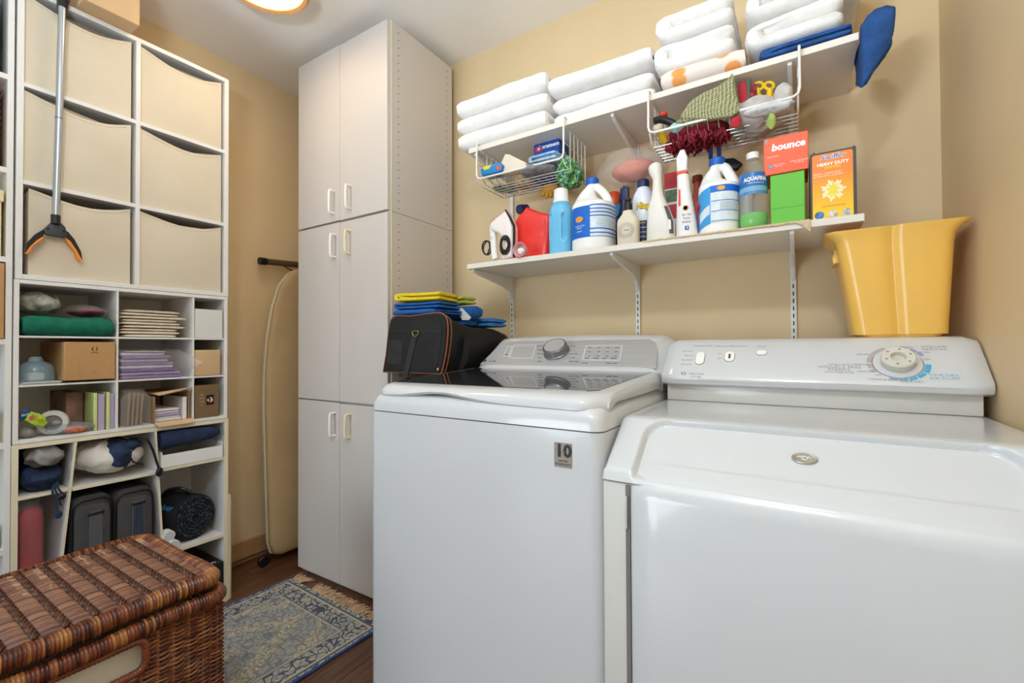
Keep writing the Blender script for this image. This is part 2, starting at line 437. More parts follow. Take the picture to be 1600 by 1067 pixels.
# the neighbouring shelf at the very left edge
fl = thing('white_bookcase', 'white bookcase at the left edge of the photo', 'bookcase', (-2.16, .05, 0))
FY0, FY1 = -.26, .3485
MB().box((OX0, FY1 - .0135, 0), (OX1, FY1, 2.25)).build('side_panel', M_WHITE, fl, 0)
MB().box((OX0, FY0, 0), (OX1, FY0 + .0135, 2.25)).build('side_panel', M_WHITE, fl, 0)
MB().box((OX0, FY0 + .0135, .02), (OX0 + .004, FY1 - .0135, 2.25)).build('back_panel', M_WHITE, fl, 0)
for z in (.03, .44, .757, 1.07, 1.318, 1.588, 1.872, 2.24):
    MB().box((OX0 + .004, FY0 + .0135, z - .008), (OX1, FY1 - .0135, z + .008)).build('shelf', M_WHITE, fl, 0)

# ------------------------------------------------------------------ washer
WX0, WX1, WYF, WYB = -1.015, -.332, .857, 1.60
wsh = thing('washing_machine', 'white top-loading washer with smoked glass lid and steel console', 'washer', (-.673, 1.2, 0))
def ring(x0, x1, y0, y1, z, r, k=5): return [(p[0], p[1], z) for p in rrect((x0 + x1) / 2, (y0 + y1) / 2, (x1 - x0) / 2, (y1 - y0) / 2, r, k)]
MB().loft([ring(WX0 + .012, WX1 - .012, WYF + .012, WYB, .012, .02), ring(WX0 + .004, WX1 - .004, WYF + .004, WYB, .03, .022), ring(WX0, WX1, WYF, WYB, .10, .024), ring(WX0, WX1, WYF, WYB, .8715, .024)]).build('cabinet_body', M_ENAMEL, wsh, 30)
MB().loft([ring(WX0 + .003, WX1 - .003, WYF + .003, WYB - .003, .8715, .024), ring(WX0 + .003, WX1 - .003, WYF + .003, WYB - .003, .874, .024)]).build('seam', M_DARK, wsh)
MB().loft([ring(WX0, WX1, WYF, WYB, .874, .026), ring(WX0 + .001, WX1 - .001, WYF + .001, WYB, .895, .028), ring(WX0 + .006, WX1 - .006, WYF + .007, WYB, .912, .034), ring(WX0 + .016, WX1 - .016, WYF + .018, WYB, .922, .04)]).build('deck', M_ENAMEL, wsh, 50)
# foot levellers
for fx in (WX0 + .06, WX1 - .06):
    for fy in (WYF + .06, WYB - .06):
        MB().lathe([(0, 0), (.02, 0), (.02, .008), (.008, .012), (.008, .014), (0, .014)], (fx, fy, 0), 12).build('foot', M_BLACK, wsh)
# lid: a shallow box whose front lip waves up over the hand pocket
lid_y1 = 1.335
def lid_low(x):
    u = (x - WX0) / (WX1 - WX0)
    return .9125 - .004 * u + .017 * math.exp(-((u - .37) / .17) ** 2)
secs = []
NX = 40
def lid_sec(x, inset):
    zl = lid_low(x); yf = WYF + .004 + inset
    return [(x, lid_y1, .925), (x, lid_y1, .9705), (x, yf + .060, .9475), (x, yf + .030, .9445), (x, yf + .012, .938), (x, yf + .003, .930), (x, yf + .001, zl + .006), (x, yf + .006, zl), (x, yf + .05, .9235)]
for i in range(NX + 1):
    u = i / NX; x = WX0 + .006 + (WX1 - WX0 - .012) * u
    e = min(u, 1 - u) * (WX1 - WX0)
    inset = .045 * max(0, 1 - e / .05) ** 2
    secs.append(lid_sec(x, inset))
def endsec(s, dx, k):
    c = Vector((0, 0, .93)); out = []
    for p in s: out.append((p[0] + dx, p[1], .928 + (p[2] - .928) * k))
    return out
secs = [endsec(secs[0], -.004, .55)] + secs + [endsec(secs[-1], .004, .55)]
lid = MB().loft(secs).build('lid', M_ENAMEL, wsh, 45)
gy0, gy1 = WYF + .066, lid_y1 - .006
gz = lambda y: .9475 + (y - (WYF + .064)) * (.9705 - .9475) / (lid_y1 - WYF - .064)
g = [(WX0 + .036, gy0), (WX0 + .030, gy0 + .02), (WX0 + .020, gy1), (WX1 - .030, gy1), (WX1 - .040, gy0 + .03), (WX1 - .060, gy0 + .004)]
MB().prism([(x, y, gz(y) - .001) for x, y in g], (0, 0, .0022)).build('glass_panel', M_GLASSB, lid, 0)
# console
cp = [(1.337, .915), (1.337, .968), (1.350, .980), (1.474, 1.072), (1.497, 1.083), (1.53, 1.086), (1.585, 1.075), (1.60, 1.05), (1.60, .915)]
cs = []
for i in range(25):
    u = i / 24; x = WX0 + .004 + (WX1 - WX0 - .008) * u
    e = min(u, 1 - u) * (WX1 - WX0); kz = 1 - .10 * max(0, 1 - e / .045) ** 2.2; dy = .02 * max(0, 1 - e / .045) ** 2
    arch = .006 * (4 * u * (1 - u) - .5)
    cs.append([(x, y + dy * (1 if y < 1.5 else 0), .915 + (z - .915) * kz + (arch if z > 1.06 else 0)) for y, z in cp])
con = MB().loft(cs).build('console', M_ENAMEL, wsh, 40)
PD = Vector((0, 1.474 - 1.350, 1.072 - .980)).normalized(); PN = Vector((0, -PD.z, PD.y)); P0 = Vector((0, 1.350, .980))
def wp(x, s, off=.0): q = P0 + PD * s + PN * off; return Vector((x, q.y, q.z))
sl = .148
pan = [(WX0 + .020, .004)] + [(WX1 - .020, .004)] + [(WX1 - .034, sl * .6), (WX1 - .05, sl * .88), (WX1 - .07, sl)] + [(WX0 + .075, sl), (WX0 + .056, sl * .93), (WX0 + .036, sl * .6)]
MB().prism([wp(x, s, -.003) for x, s in pan], PN * .0052, .0008, 1).build('steel_panel', M_STEEL, con, 0)
WR = Matrix((Vector((1, 0, 0)), PD, PN)).transposed()
kc = aton(870, 551, P0, PN); ks = (kc - P0).dot(PD)
def onp(px, py, off=.0025): 
    q = aton(px, py, P0 + PN * off, PN); return q
kn = MB().lathe([(0, 0), (.046, 0), (.046, .006), (.043, .008), (.043, .028), (.040, .031), (.037, .030), (0, .030)], wp(kc.x, ks, .002), 40, WR).build('knob', M_STEELD, con, 30)
MB().lathe([(0, 0), (.036, 0), (.036, .0012), (0, .0012)], wp(kc.x, ks, .0322), 40, WR).build('knob_face', M_STEEL, kn, 30)
M_LINE = mat('panel_print_white', '#F2F2F0', .4); M_PRINT = mat('panel_print_dark', '#4A4A4C', .5)
def panel_line(a, b, w=.0011, m=M_LINE, nm='printed_line'):
    a, b = Vector(a), Vector(b); d = (b - a).normalized(); sdd = PN.cross(d) * w
    return [a - sdd, b - sdd, b + sdd, a + sdd]
fr = MB()
def frame(c):
    q = [onp(*p, off=.0026) for p in c]
    for a, b in zip(q, q[1:] + q[:1]): fr.prism(panel_line(a, b), PN * .0003)
frame([(803, 539), (838, 539), (831, 560), (796, 559)]); frame([(916, 540), (972, 540), (968, 563), (910, 562)]); frame([(793, 541), (800, 541), (795, 557), (787, 556)])
for py, xa, xb, xc, xd in ((540, 850, 857, 884, 898), (546.5, 848, 855, 888, 900), (552, 848, 854, 889, 899), (558.5, 844, 856, 885, 893), (564.5, 846, 852, 878, 887)):
    for a, b in ((xa, xb), (xc, xd)): fr.prism(panel_line(onp(a, py, .0026), onp(b, py, .0026), .0007), PN * .0003)
tag(fr.build('printed_lines', M_LINE, con, 0), 'white printed frames and lines on the steel panel', None)
for py, w0, w1 in ((540.5, 'Normal', 'Whites'), (546.5, 'Heavy', 'Sanitize'), (552.5, 'Colors', 'Delicates'), (558.5, 'Bulky', 'Active'), (564.5, 'Speed', 'Drain Spin')):
    text(w0, .0085, M_PRINT, con, WR, onp(848, py, .0026), 'RIGHT'); text(w1, .0085, M_PRINT, con, WR, onp(889, py, .0026), 'LEFT')
for i, wd in enumerate(('Soil', 'Temp', 'Spin', 'Rinse')):
    text(wd, .0085, M_PRINT, con, WR, onp(917 + i * 14, 559.5, .0026))
    for j in range(3): text(('Max', 'Hot', 'Off', 'Auto')[(i + j) % 4], .006, M_PRINT, con, WR, onp(922 + i * 14 - j, 543 + j * 6.5, .0026))
text('Power', .0085, M_PRINT, con, WR, onp(914, 567, .0026)); text('Delay Start', .0085, M_PRINT, con, WR, onp(956, 567.5, .0026))
text('profile', .012, M_PRINT, con, WR, onp(764, 564, .0026), 'LEFT')
lg = MB(); lc = onp(757.5, 563.5, .0026)
lg.lathe([(.0042, 0), (.0075, 0), (.0075, .0005), (.0042, .0005), (.0042, 0)], lc, 20, WR).build('logo', M_PRINT, con, 0)
bx = MB()
c1 = onp(791, 554, .0026); bx.prism([c1 + WR @ Vector(v) for v in ((-.004, -.003, 0), (.004, -.003, 0), (.004, .003, 0), (-.004, .003, 0))], PN * .0003); bx.build('start_icon', M_PRINT, con, 0)
# warranty badge
bd = aty(880, 711, WYF); M_BADGE = mat('badge_bronze', '#8D8275', .4, metal=.3, var=.06, vscale=20)
bg = MB().prism([(bd.x + x, WYF + .0005, bd.z + z) for x, z in rrect(0, 0, .0205, .0255, .002, 3)], (0, -.0016, 0)).build('badge', M_BADGE, wsh, 0)
text('10', .036, M_BLACK, bg, FRONT, (bd.x + .001, WYF - .0013, bd.z + .008), bold=.0016, sx=1.05)
text('LIMITED', .0062, M_BLACK, bg, FRONT, (bd.x, WYF - .0013, bd.z - .0125)); text('WARRANTY', .0066, M_BLACK, bg, FRONT, (bd.x, WYF - .0013, bd.z - .0195)); text('YEAR', .004, M_BADGE, bg, FRONT, (bd.x, WYF - .0017, bd.z + .0065))

# ------------------------------------------------------------------ dryer
DX0, DX1, DYF, DYB = -.326, .338, .842, 1.60
dry = thing('clothes_dryer', 'white front-loading dryer with rotary dial beside the right wall', 'dryer', (0, 1.2, 0))
DB = -.272; DT = .284
# carcass: lower part, with its narrow frame beside the door
MB().box((DX0, DYF + .002, .02), (DX1, DYB, .787), .006, 2).build('carcass', M_ENAMEL2, dry, 40)
MB().box((DX0 + .01, DYF + .02, 0), (DX1 - .01, DYB - .02, .02)).build('plinth', M_DARK, dry, 0)
# top: swept profile with a raised border around the sunken sloping front
base_ = [(1.60, .79), (1.60, .895), (1.20, .8955), (1.03, .8955)]
slope_ = []
def slope_pt(s):          # s runs down the slanting front, 0 at the top edge
    if s < .03: a = s / .03; return (.990 - .026 * a, .8955 - .0035 * a * a)
    if s < .175: a = (s - .03) / .145; return (.964 - .109 * a, .892 - .080 * a)
    a = (s - .175) / .025; return (.855 - .0135 * a, .812 - .0235 * a ** 1.4)
SL = [i * .0028 for i in range(0, 22)] + [.062 + i * .0075 for i in range(15)] + [.172, .178, .184, .190, .195, .200]
tail_ = [(.86, .7885), (1.0, .7885)]
def recess(x, s):
    st_, rr_ = .020, .055   # top of the sunken field and its corner radius
    dx = min(x - DB, DT - x); ds_ = s - st_
    if dx < rr_ and ds_ < rr_: dd = rr_ - math.hypot(rr_ - dx, rr_ - ds_)
    else: dd = min(dx, ds_)
    v = max(0, min(1, dd / .009)); return v * v * (3 - 2 * v)
xs = [DX0, DX0 + .003, DX0 + .008, DX0 + .018, DX0 + .03] + [DB - .014 + i * .0032 for i in range(26)] + [DB + .07 + (DT - DB - .14) * i / 10 for i in range(1, 10)] + [DT - .068 + i * .0032 for i in range(26)] + [DT + .018, DX1 - .012, DX1 - .004, DX1]
xs = sorted(set(round(x, 4) for x in xs)); secs = []
for x in xs:
    e = max(0, 1 - min(x - DX0, DX1 - x) / .010) ** 2
    pr = [(x, y, z - (.006 * e if z > .8 else 0)) for y, z in base_]
    for s in SL:
        y, z = slope_pt(s); d_ = .015 * recess(x, s) * (1 if s < .175 else max(0, 1 - (s - .175) / .02))
        pr.append((x, y + d_ * .55 + .004 * e, z - d_ * .83 - .006 * e * (1 if s < .18 else 0)))
    secs.append(pr + [(x, y, z) for y, z in tail_])
top = MB().loft(secs).build('top_panel', M_ENAMEL, dry, 50)
# door: flush with the sunken slope, turning down into the vertical front
dp = [(.880, .8205), (.866, .8105), (.856, .8035), (.845, .7945), (.8355, .7825), (.831, .765), (.831, .115), (.834, .10), (.8435, .10), (.8435, .775), (.856, .790), (.880, .807)]
ds = []
for i in range(22):
    u = i / 21; x = DB + .004 + (DT - DB - .008) * u; e = min(u, 1 - u) * (DT - DB); r = .010 * max(0, 1 - e / .012) ** 2
    ds.append([(x, y + (r if k_ < 8 else 0), z - (r * .4 if k_ < 3 else 0)) for k_, (y, z) in enumerate(dp)])
door = MB().loft(ds).build('door', M_ENAMEL, dry, 40)
MB().box((DB - .006, .838, .10), (DB + .002, .8435, .784)).build('door_gap', mat('gap_grey', '#77726C', .6), dry, 0)
for z in (.735, .235):
    MB().box((DB - .005, .832, z - .03), (DB - .001, .8385, z + .03), .001, 1).build('hinge', M_CHROME, door, 0)
# oval emblem
SN = Vector((0, -.593, .805)); SD = Vector((0, .805, .593)); EM = Matrix((Vector((1, 0, 0)), SD, SN)).transposed()
e0 = aton(1257, 717, (0, .904 + .008, .848 - .012), SN); M_EMB = mat('emblem_silver', '#B4B1A8', .35, metal=.7); M_EMB2 = mat('emblem_relief', '#DAD7CE', .4, metal=.4)
emo = MB(); emo.loft([[e0 + EM @ Vector((a * .0195 * k_, b * .0125 * k_, z)) for a, b in [(math.cos(t_ * math.pi / 14), math.sin(t_ * math.pi / 14)) for t_ in range(28)]] for k_, z in ((1, 0), (1, .002), (.93, .003), (.88, .0024))])
emo = emo.build('emblem', M_EMB, top, 40)
rl = MB()
for (a, b, w_, h_) in ((0, .003, .004, .003), (-.006, .002, .0035, .003), (.006, .002, .0035, .003), (0, -.004, .006, .0018), (-.003, -.001, .0025, .003), (.004, -.001, .0025, .003), (-.010, .001, .002, .0018), (.010, .001, .002, .0018)):
    rl.ball(e0 + EM @ Vector((a, b, .0026)), (w_, h_ * .8, h_ * .6), 8, 6)
rl.build('emblem_relief', M_EMB2, emo)
# console
MB().box((DX0 + .012, 1.318, .8955), (DX1 - .012, 1.60, .945), .004, 2).build('console_base', M_ENAMEL2, dry, 40)
cq = [(1.312, .938), (1.298, .944), (1.293, .956), (1.297, .968), (1.382, 1.052), (1.398, 1.062), (1.42, 1.066), (1.60, 1.066), (1.60, .938)]
cs = []
for i in range(25):
    u = i / 24; x = DX0 - .002 + (DX1 - DX0 + .006) * u; e = min(u, 1 - u) * (DX1 - DX0); q = max(0, 1 - e / .03) ** 2
    cs.append([(x, y + .022 * q * (y < 1.5), .938 + (z - .938) * (1 - .06 * q)) for y, z in cq])
dcon = MB().loft(cs).build('console', M_ENAMEL, dry, 40)
QD = Vector((0, 1.382 - 1.297, 1.052 - .968)).normalized(); QN = Vector((0, -QD.z, QD.y)); Q0 = Vector((0, 1.297, .968)); QR = Matrix((Vector((1, 0, 0)), QD, QN)).transposed()
def onq(px, py, off=.0004): return aton(px, py, Q0 + QN * off, QN)
M_GREYP = mat('dial_grey_print', '#B3AAA6', .5); M_PURP = mat('dial_violet_print', '#9A9CC4', .5); M_CYAN = mat('dial_blue_print', '#3FA6D2', .5)
M_DIAL = mat('dial_hub_plastic', '#CFCCC0', .4); M_TXG = mat('console_text_grey', '#A9A6A6', .5); M_TXB = mat('console_text_blue', '#86B4CC', .5)
dc = onq(1402, 568, 0)
def arc(a0, a1, r0, r1, m, nm):
    b = MB(); n = max(2, int(abs(a1 - a0) / 6)); top_, bot = [], []
    for i in range(n + 1):
        a = math.radians(a0 + (a1 - a0) * i / n); d = Vector((math.cos(a), math.sin(a), 0))
        top_.append(dc + QR @ (d * r1 + Vector((0, 0, .0003)))); bot.append(dc + QR @ (d * r0 + Vector((0, 0, .0003))))
    b.loft([[p, q] for p, q in zip(top_, bot)], False, False)
    return b.build(nm, m, dcon, 0)
for a0, a1 in ((110, 178), (182, 197), (201, 214)): arc(a0, a1, .046, .055, M_GREYP, 'dial_mark')
for a0, a1 in ((64, 80), (45, 60), (28, 41)): arc(a0, a1, .049, .0565, M_PURP, 'dial_mark')
for a0, a1 in ((-30, -2), (-52, -33), (-72, -55), (-92, -75), (-112, -95)): arc(a0, a1, .047, .047 + .0125 * (1 - (-2 - a0) / 160), M_CYAN, 'dial_mark')
arc(150, 360 + 20, .0445, .0458, M_STEELD, 'dial_rim')
MB().lathe([(0, .001), (.028, .001), (.030, .003), (.030, .014), (.0315, .015), (.0315, .021), (.029, .024), (.014, .0235), (.0135, .012), (0, .012)], dc, 36, QR).build('dial_hub', M_DIAL, dcon, 35)
MB().lathe([(0, 0), (.044, 0), (.0435, .0015), (.030, .002), (0, .002)], dc, 40, QR).build('dial_disc', M_ENAMEL, dcon, 35)
for k_ in range(6):
    a = math.radians(60 * k_ + 20); p = dc + QR @ Vector((math.cos(a) * .023, math.sin(a) * .023, .0238))
    MB().box(p - Vector((.0022, .0008, .0008)), p + Vector((.0022, .0008, .0008))).build('hub_slot', M_BLACK, dcon, 0)
def pill(c, w, hgt, m, nm, off=.0004, hh=.0025):
    return MB().prism([c + QR @ Vector((x, y, off)) for x, y in rrect(0, 0, w, hgt, min(w, hgt) * .95, 5)], QN * hh, .0006, 1).build(nm, m, dcon, 30)
for px, py, w, hgt in ((1094, 560, .0112, .0235), (1140, 557.5, .0118, .018), (1190, 551.5, .0118, .0082)):
    c = onq(px, py, 0); pill(c, w + .0012, hgt + .0012, mat('switch_rim_grey', '#8E8A86', .5), 'switch_rim', -.0006, .0014); pill(c, w, hgt, M_PLASTIC_W, 'switch')  # slightly larger grey pill gives each switch a thin rim
c = onq(1140, 557.5, 0); pill(c, .003, .009, mat('switch_window_red', '#6E4E49', .4), 'switch_window', .001, .0024)
for s_, px, py, sz, m_, al in (('WRINKLE FREE', 1311, 573.5, .0115, M_TXG, 'CENTER'), ('FABRICS', 1311, 577.5, .0105, M_TXG, 'CENTER'), ('INTELLIDRY', 1311, 569.5, .0075, M_TXG, 'CENTER'), ('WITH PRESS CARE', 1311, 581.5, .0062, M_TXG, 'CENTER'),
        ('INTELLIDRY', 1460, 541.5, .0080, M_TXG, 'CENTER'), ('REGULAR', 1460, 545.5, .0090, M_TXG, 'CENTER'), ('TIME DRY/', 1476, 586.5, .0100, M_TXB, 'CENTER'), ('AIR FLUFF', 1476, 591.5, .0100, M_TXB, 'CENTER'),
        ('TEMPERATURE', 1098, 540.5, .007, M_TXG, 'CENTER'), ('WRINKLE FREE OPTION', 1142, 541, .007, M_TXG, 'CENTER'), ('START', 1190, 541.5, .007, M_TXG, 'CENTER'),
        ('COTTON', 1083, 549, .006, M_TXG, 'RIGHT'), ('MEDIUM', 1083, 555.5, .006, M_TXG, 'RIGHT'), ('DELICATE', 1082, 562.5, .006, M_TXG, 'RIGHT'), ('AIR FLUFF', 1081, 569.5, .006, M_TXG, 'RIGHT'),
        ('ON', 1128, 553, .006, M_TXG, 'RIGHT'), ('OFF', 1128, 560, .006, M_TXG, 'RIGHT'), ('LESS DRY', 1348, 553.5, .006, M_TXG, 'CENTER'), ('MORE DRY', 1345, 569.5, .006, M_TXG, 'CENTER'), ('DAMP DRY', 1353, 580.5, .006, M_TXG, 'CENTER'),
        ('OFF', 1372, 586, .006, M_TXG, 'CENTER'), ('WRINKLE RELEASE', 1384, 593, .007, M_TXG, 'CENTER'), ('DAMP DRY', 1425, 596, .007, M_TXG, 'CENTER'), ('VERY DRY', 1415, 542.5, .006, M_TXG, 'CENTER'), ('LESS DRY', 1442, 550.5, .006, M_TXG, 'CENTER'), ('OFF', 1449, 561.5, .006, M_TXG, 'CENTER'),
        ('60', 1449, 578, .006, M_TXG, 'CENTER'), ('40', 1438, 585, .006, M_TXG, 'CENTER')):
    text(s_, sz, m_, dcon, QR, onq(px, py), al, sx=1.1)
M_NAVY = mat('navy_print', '#4A5B84', .5)
fr = MB(); c = onq(1068, 583.5, 0)
for a, b in (((-.006, -.0042), (.006, -.0028)), ((-.006, .0028), (.006, .0042)), ((-.006, -.0028), (-.0045, .0028)), ((.0045, -.0028), (.006, .0028))):
    fr.prism([c + QR @ Vector((x, y, .0003)) for x, y in ((a[0], a[1]), (b[0], a[1]), (b[0], b[1]), (a[0], b[1]))], QN * .0003)
fr.build('logo', M_NAVY, dcon, 0); text('MAYTAG', .009, M_TXG, dcon, QR, onq(1077, 584), 'LEFT'); text('ATLANTIS', .006, M_TXB, dcon, QR, onq(1078, 588), 'LEFT')
gl = MB(); a, b = onq(1090, 591.5, .0002), onq(1490, 607, .0002); d = (b - a).normalized(); sd_ = QN.cross(d) * .0007
gl.prism([a - sd_, b - sd_, b + sd_, a + sd_], QN * .0004).build('trim_line', mat('trim_line_tan', '#C3B49A', .4), dcon, 0)

# ------------------------------------------------------------------ wall shelving
SZ, SY0, UZB, UY0_ = 1.354, 1.406, 1.818, 1.4246
shelf_lo = simple('wall_shelf', MB().box((-1.0965, SY0, SZ), (.143, YB - .001, SZ + .019), .001, 1), M_SHELF, 'lower white wall shelf carrying the cleaning bottles', 'shelf', None, 0)
shelf_up = simple('wall_shelf', MB().box((-1.10, UY0_, UZB), (.139, YB - .001, UZB + .019), .001, 1), M_SHELF, 'upper white wall shelf carrying the folded towels', 'shelf', None, 0)
STX = (-1.076, -.511, -.010)
slotm = None
for i, x in enumerate(STX):
    t = thing('shelf_standard', ('slotted white wall standard nearest the cabinet', 'slotted white wall standard in the middle, above the washer console', 'slotted white wall standard above the dryer, nearest the yellow bin')[i], 'shelf standard', (x, YB, 1.0), 'slotted wall standards')
    MB().box((x - .008, YB - .012, .98), (x + .008, YB - .0005, SZ - .0005)).box((x - .008, YB - .012, SZ + .0195), (x + .008, YB - .0005, UZB - .0005)).build('rail', M_WHITE, t, 0)
    for j in range(15):
        z = 1.0 + j * .0237
        if z > SZ - .03: break
        if slotm is None:
            s_ = MB().box((-.0017, -.0006, -.0065), (.0017, .0006, .0065)).build('slot', M_DARK, None, 0); slotm = s_.data
        else:
            s_ = bpy.data.objects.new('slot', slotm); COL.objects.link(s_)
        s_.location = (x, YB - .0122, z); attach(s_, t)
    for sh, (zb, y0) in enumerate(((SZ, SY0), (UZB, UY0_))):
        p = [(y0 + .012, zb - .0005), (y0 + .012, zb - .009), (y0 + .04, zb - .018), (YB - .075, zb - .045), (YB - .04, zb - .060), (YB - .022, zb - .085), (YB - .012, zb - .10), (YB - .012, zb - .0005)]
        b = MB().prism([(x - .0055, y, z) for y, z in p], (.011, 0, 0), .001, 1)
        simple('shelf_bracket', b, M_WHITE, ('white bracket under the lower shelf', 'white bracket under the upper shelf')[sh] + (' nearest the cabinet', ' in the middle of the wall', ' nearest the right wall')[i], 'bracket', 'white shelf brackets', 0)

# ------------------------------------------------------------------ ironing board between wall and cabinet
ib = thing('ironing_board', 'cream covered ironing board standing on end behind the cabinet', 'ironing board', (-2.17, 1.41, 0))
M_IB = mat('ironing_cover', '#C0A57C', .85, var=.05, vscale=5, bump=.15, bscale=300); M_RIM = mat('cover_underside', '#D2C8B0', .7)
M_BRN = mat('bronze_tube', '#6E5B46', .35, metal=.4)
lx_ = lambda z: -2.145 - .075 * z / 1.4
half = [(0, 1.46), (.05, 1.43), (.10, 1.36), (.135, 1.25), (.165, 1.10), (.182, .95), (.19, .75), (.19, .12), (.175, .065), (.14, .045), (0, .045)]
outl = [(1.405 - a, z) for a, z in half] + [(1.405 + a, z) for a, z in half[::-1][1:-1]]
def ibring(off, sc): return [(lx_(z) + off, 1.405 + (y - 1.405) * sc, .75 + (z - .75) * (1 - (1 - sc) * .3)) for y, z in outl]
MB().loft([ibring(-.006, .97), ibring(-.002, 1), ibring(.012, 1.0), ibring(.021, .96), ibring(.024, .86)]).build('padded_cover', M_IB, ib, 50)
MB().loft([ibring(-.022, 1.0), ibring(-.020, 1.018), ibring(-.010, 1.018), ibring(-.008, 1.0)]).build('board_rim', M_RIM, ib, 40)
f0, f1 = atx(409, 408, -2.262), atx(470, 414, -2.262)
MB().tube([f0, f1, f1 + (f1 - f0) * .9], .016, 14).build('foot_tube', M_BRN, ib)
cpd = (f1 - f0).normalized(); MB().tube([f0 - cpd * .012, f0 + cpd * .022], .0185, 16).build('end_cap', M_BLACK, ib)
MB().tube([f1 + Vector((0, .01, 0)), Vector((-2.27, f1.y + .01, .10))], .008, 8).build('leg', M_BRN, ib)
MB().tube([f0 + (f1 - f0) * .55 + Vector((0, 0, -.014)), f1 + Vector((0, .008, -.06))], .004, 6).build('brace', M_BRN, ib)
MB().lathe([(0, -.010), (.022, -.010), (.027, -.006), (.027, .006), (.022, .010), (0, .010)], (-2.175, 1.205, .0275), 20, Matrix.Rotation(math.pi / 2, 3, 'Y')).build('wheel', M_BLACK, ib)
MB().tube([(-2.175, 1.205, .03), (-2.175, 1.24, .07)], .007, 8).build('wheel_arm', M_BLACK, ib)
# loose boards leaning beside the cubby unit
t = thing('loose_board', 'narrow loose white board with raw edge beside the cubby unit', 'board', (-2.06, 1.0, 0))
MB().box((-2.115, .972, .0), (-2.055, .984, .56)).build('board_face', M_WHITE, t, 0); MB().box((-2.055, .972, 0), (-2.052, .984, .56)).build('raw_edge', M_PLY, t, 0)
t = thing('loose_board', 'shorter loose board with brown edge beside the cubby unit', 'board', (-2.04, 1.0, 0))
MB().box((-2.048, .970, 0), (-2.020, .979, .435)).build('board_face', M_CREAM, t, 0); MB().box((-2.048, .979, 0), (-2.020, .984, .435)).build('raw_edge', M_PLY, t, 0)
# ------------------------------------------------------------------ rug
rx = Vector((1, -.045, 0)).normalized(); ryv = Vector((-rx.y, rx.x, 0))
RW, RL = .635, .92
rc = Vector((-1.955, 1.205, 0)) + rx * RW / 2 - ryv * RL / 2
rug = thing('persian_rug', 'small blue and beige patterned rug with fringe on wooden floor', 'rug', rc)
rug.rotation_euler.z = math.atan2(rx.y, rx.x)
def rug_mat():
    m = mat('rug_weave', '#B7AB93', .95, bump=.5, bscale=350); nt = m.node_tree; b = nt.nodes['Principled BSDF']; N = nt.nodes.new; L = nt.links.new
    tc = N('ShaderNodeTexCoord'); sp = N('ShaderNodeSeparateXYZ'); L(tc.outputs['Object'], sp.inputs[0])
    def math_(op, a, b_=None):
        n = N('ShaderNodeMath'); n.operation = op
        for i, v in enumerate((a, b_)):
            if v is None: continue
            if isinstance(v, (int, float)): n.inputs[i].default_value = v
            else: L(v, n.inputs[i])
        return n.outputs[0]
    du = math_('SUBTRACT', RW / 2, math_('ABSOLUTE', sp.outputs['X'])); dv = math_('SUBTRACT', RL / 2, math_('ABSOLUTE', sp.outputs['Y'])); d = math_('MINIMUM', du, dv)
    nz = N('ShaderNodeTexNoise'); nz.inputs['Scale'].default_value = 26; nz.inputs['Detail'].default_value = 3; L(tc.outputs['Object'], nz.inputs['Vector'])
    mx = N('ShaderNodeVectorMath'); mx.operation = 'MULTIPLY_ADD'; L(nz.outputs['Color'], mx.inputs[0]); mx.inputs[1].default_value = (.05, .05, 0); L(tc.outputs['Object'], mx.inputs[2])
    def vor(scale, feat):
        v = N('ShaderNodeTexVoronoi'); v.feature = feat; v.inputs['Scale'].default_value = scale; L(mx.outputs[0], v.inputs['Vector']); return v
    v1 = vor(30, 'DISTANCE_TO_EDGE'); v2 = vor(62, 'DISTANCE_TO_EDGE'); v3 = vor(30, 'F1')
    n2 = N('ShaderNodeTexNoise'); n2.inputs['Scale'].default_value = 150; n2.inputs['Detail'].default_value = 2; L(tc.outputs['Object'], n2.inputs['Vector'])
    def mixc(fac, a, c):
        q = N('ShaderNodeMix'); q.data_type = 'RGBA'
        if isinstance(fac, float): q.inputs[0].default_value = fac
        else: L(fac, q.inputs[0])
        for s, val in ((6, a), (7, c)):
            if isinstance(val, str): q.inputs[s].default_value = hexc(val)
            else: L(val, q.inputs[s])
        return q.outputs[2]
    border = math_('LESS_THAN', d, .105)
    # concentric lozenges in the field
    loz = math_('ADD', math_('MULTIPLY', math_('ABSOLUTE', sp.outputs['X']), 1.0), math_('MULTIPLY', math_('ABSOLUTE', sp.outputs['Y']), .62))
    band = math_('GREATER_THAN', math_('SINE', math_('MULTIPLY', loz, 42.0)), .25)
    base = mixc(band, '#A6A49C', '#C6B897'); base = mixc(math_('MULTIPLY', border, .7), base, '#B9B3A2')
    base = mixc(math_('GREATER_THAN', n2.outputs['Fac'], .56), base, '#9A9C9C')
    c = mixc(math_('LESS_THAN', v2.outputs['Distance'], .055), base, '#868B90')
    c = mixc(math_('MULTIPLY', math_('LESS_THAN', v1.outputs['Distance'], .07), math_('ADD', math_('MULTIPLY', border, .5), .42)), c, '#3C465A')
    blue = math_('LESS_THAN', v3.outputs['Distance'], .22)
    c = mixc(math_('MULTIPLY', blue, .75), c, '#5C7A9E')
    c = mixc(math_('LESS_THAN', v3.outputs['Distance'], .11), c, '#C6BA9C')
    for a, w_, col in ((.105, .003, '#B9AF96'), (.099, .002, '#5A6577'), (.022, .005, '#5A6577'), (.030, .004, '#C2B798')):
        c = mixc(math_('LESS_THAN', math_('ABSOLUTE', math_('SUBTRACT', d, a)), w_), c, col)
    L(c, b.inputs['Base Color']); return m
M_RUG = rug_mat(); M_BIND = mat('rug_blue_binding', '#2F4D85', .9, var=.08, vscale=60)
def local(o): o.parent = rug; return o
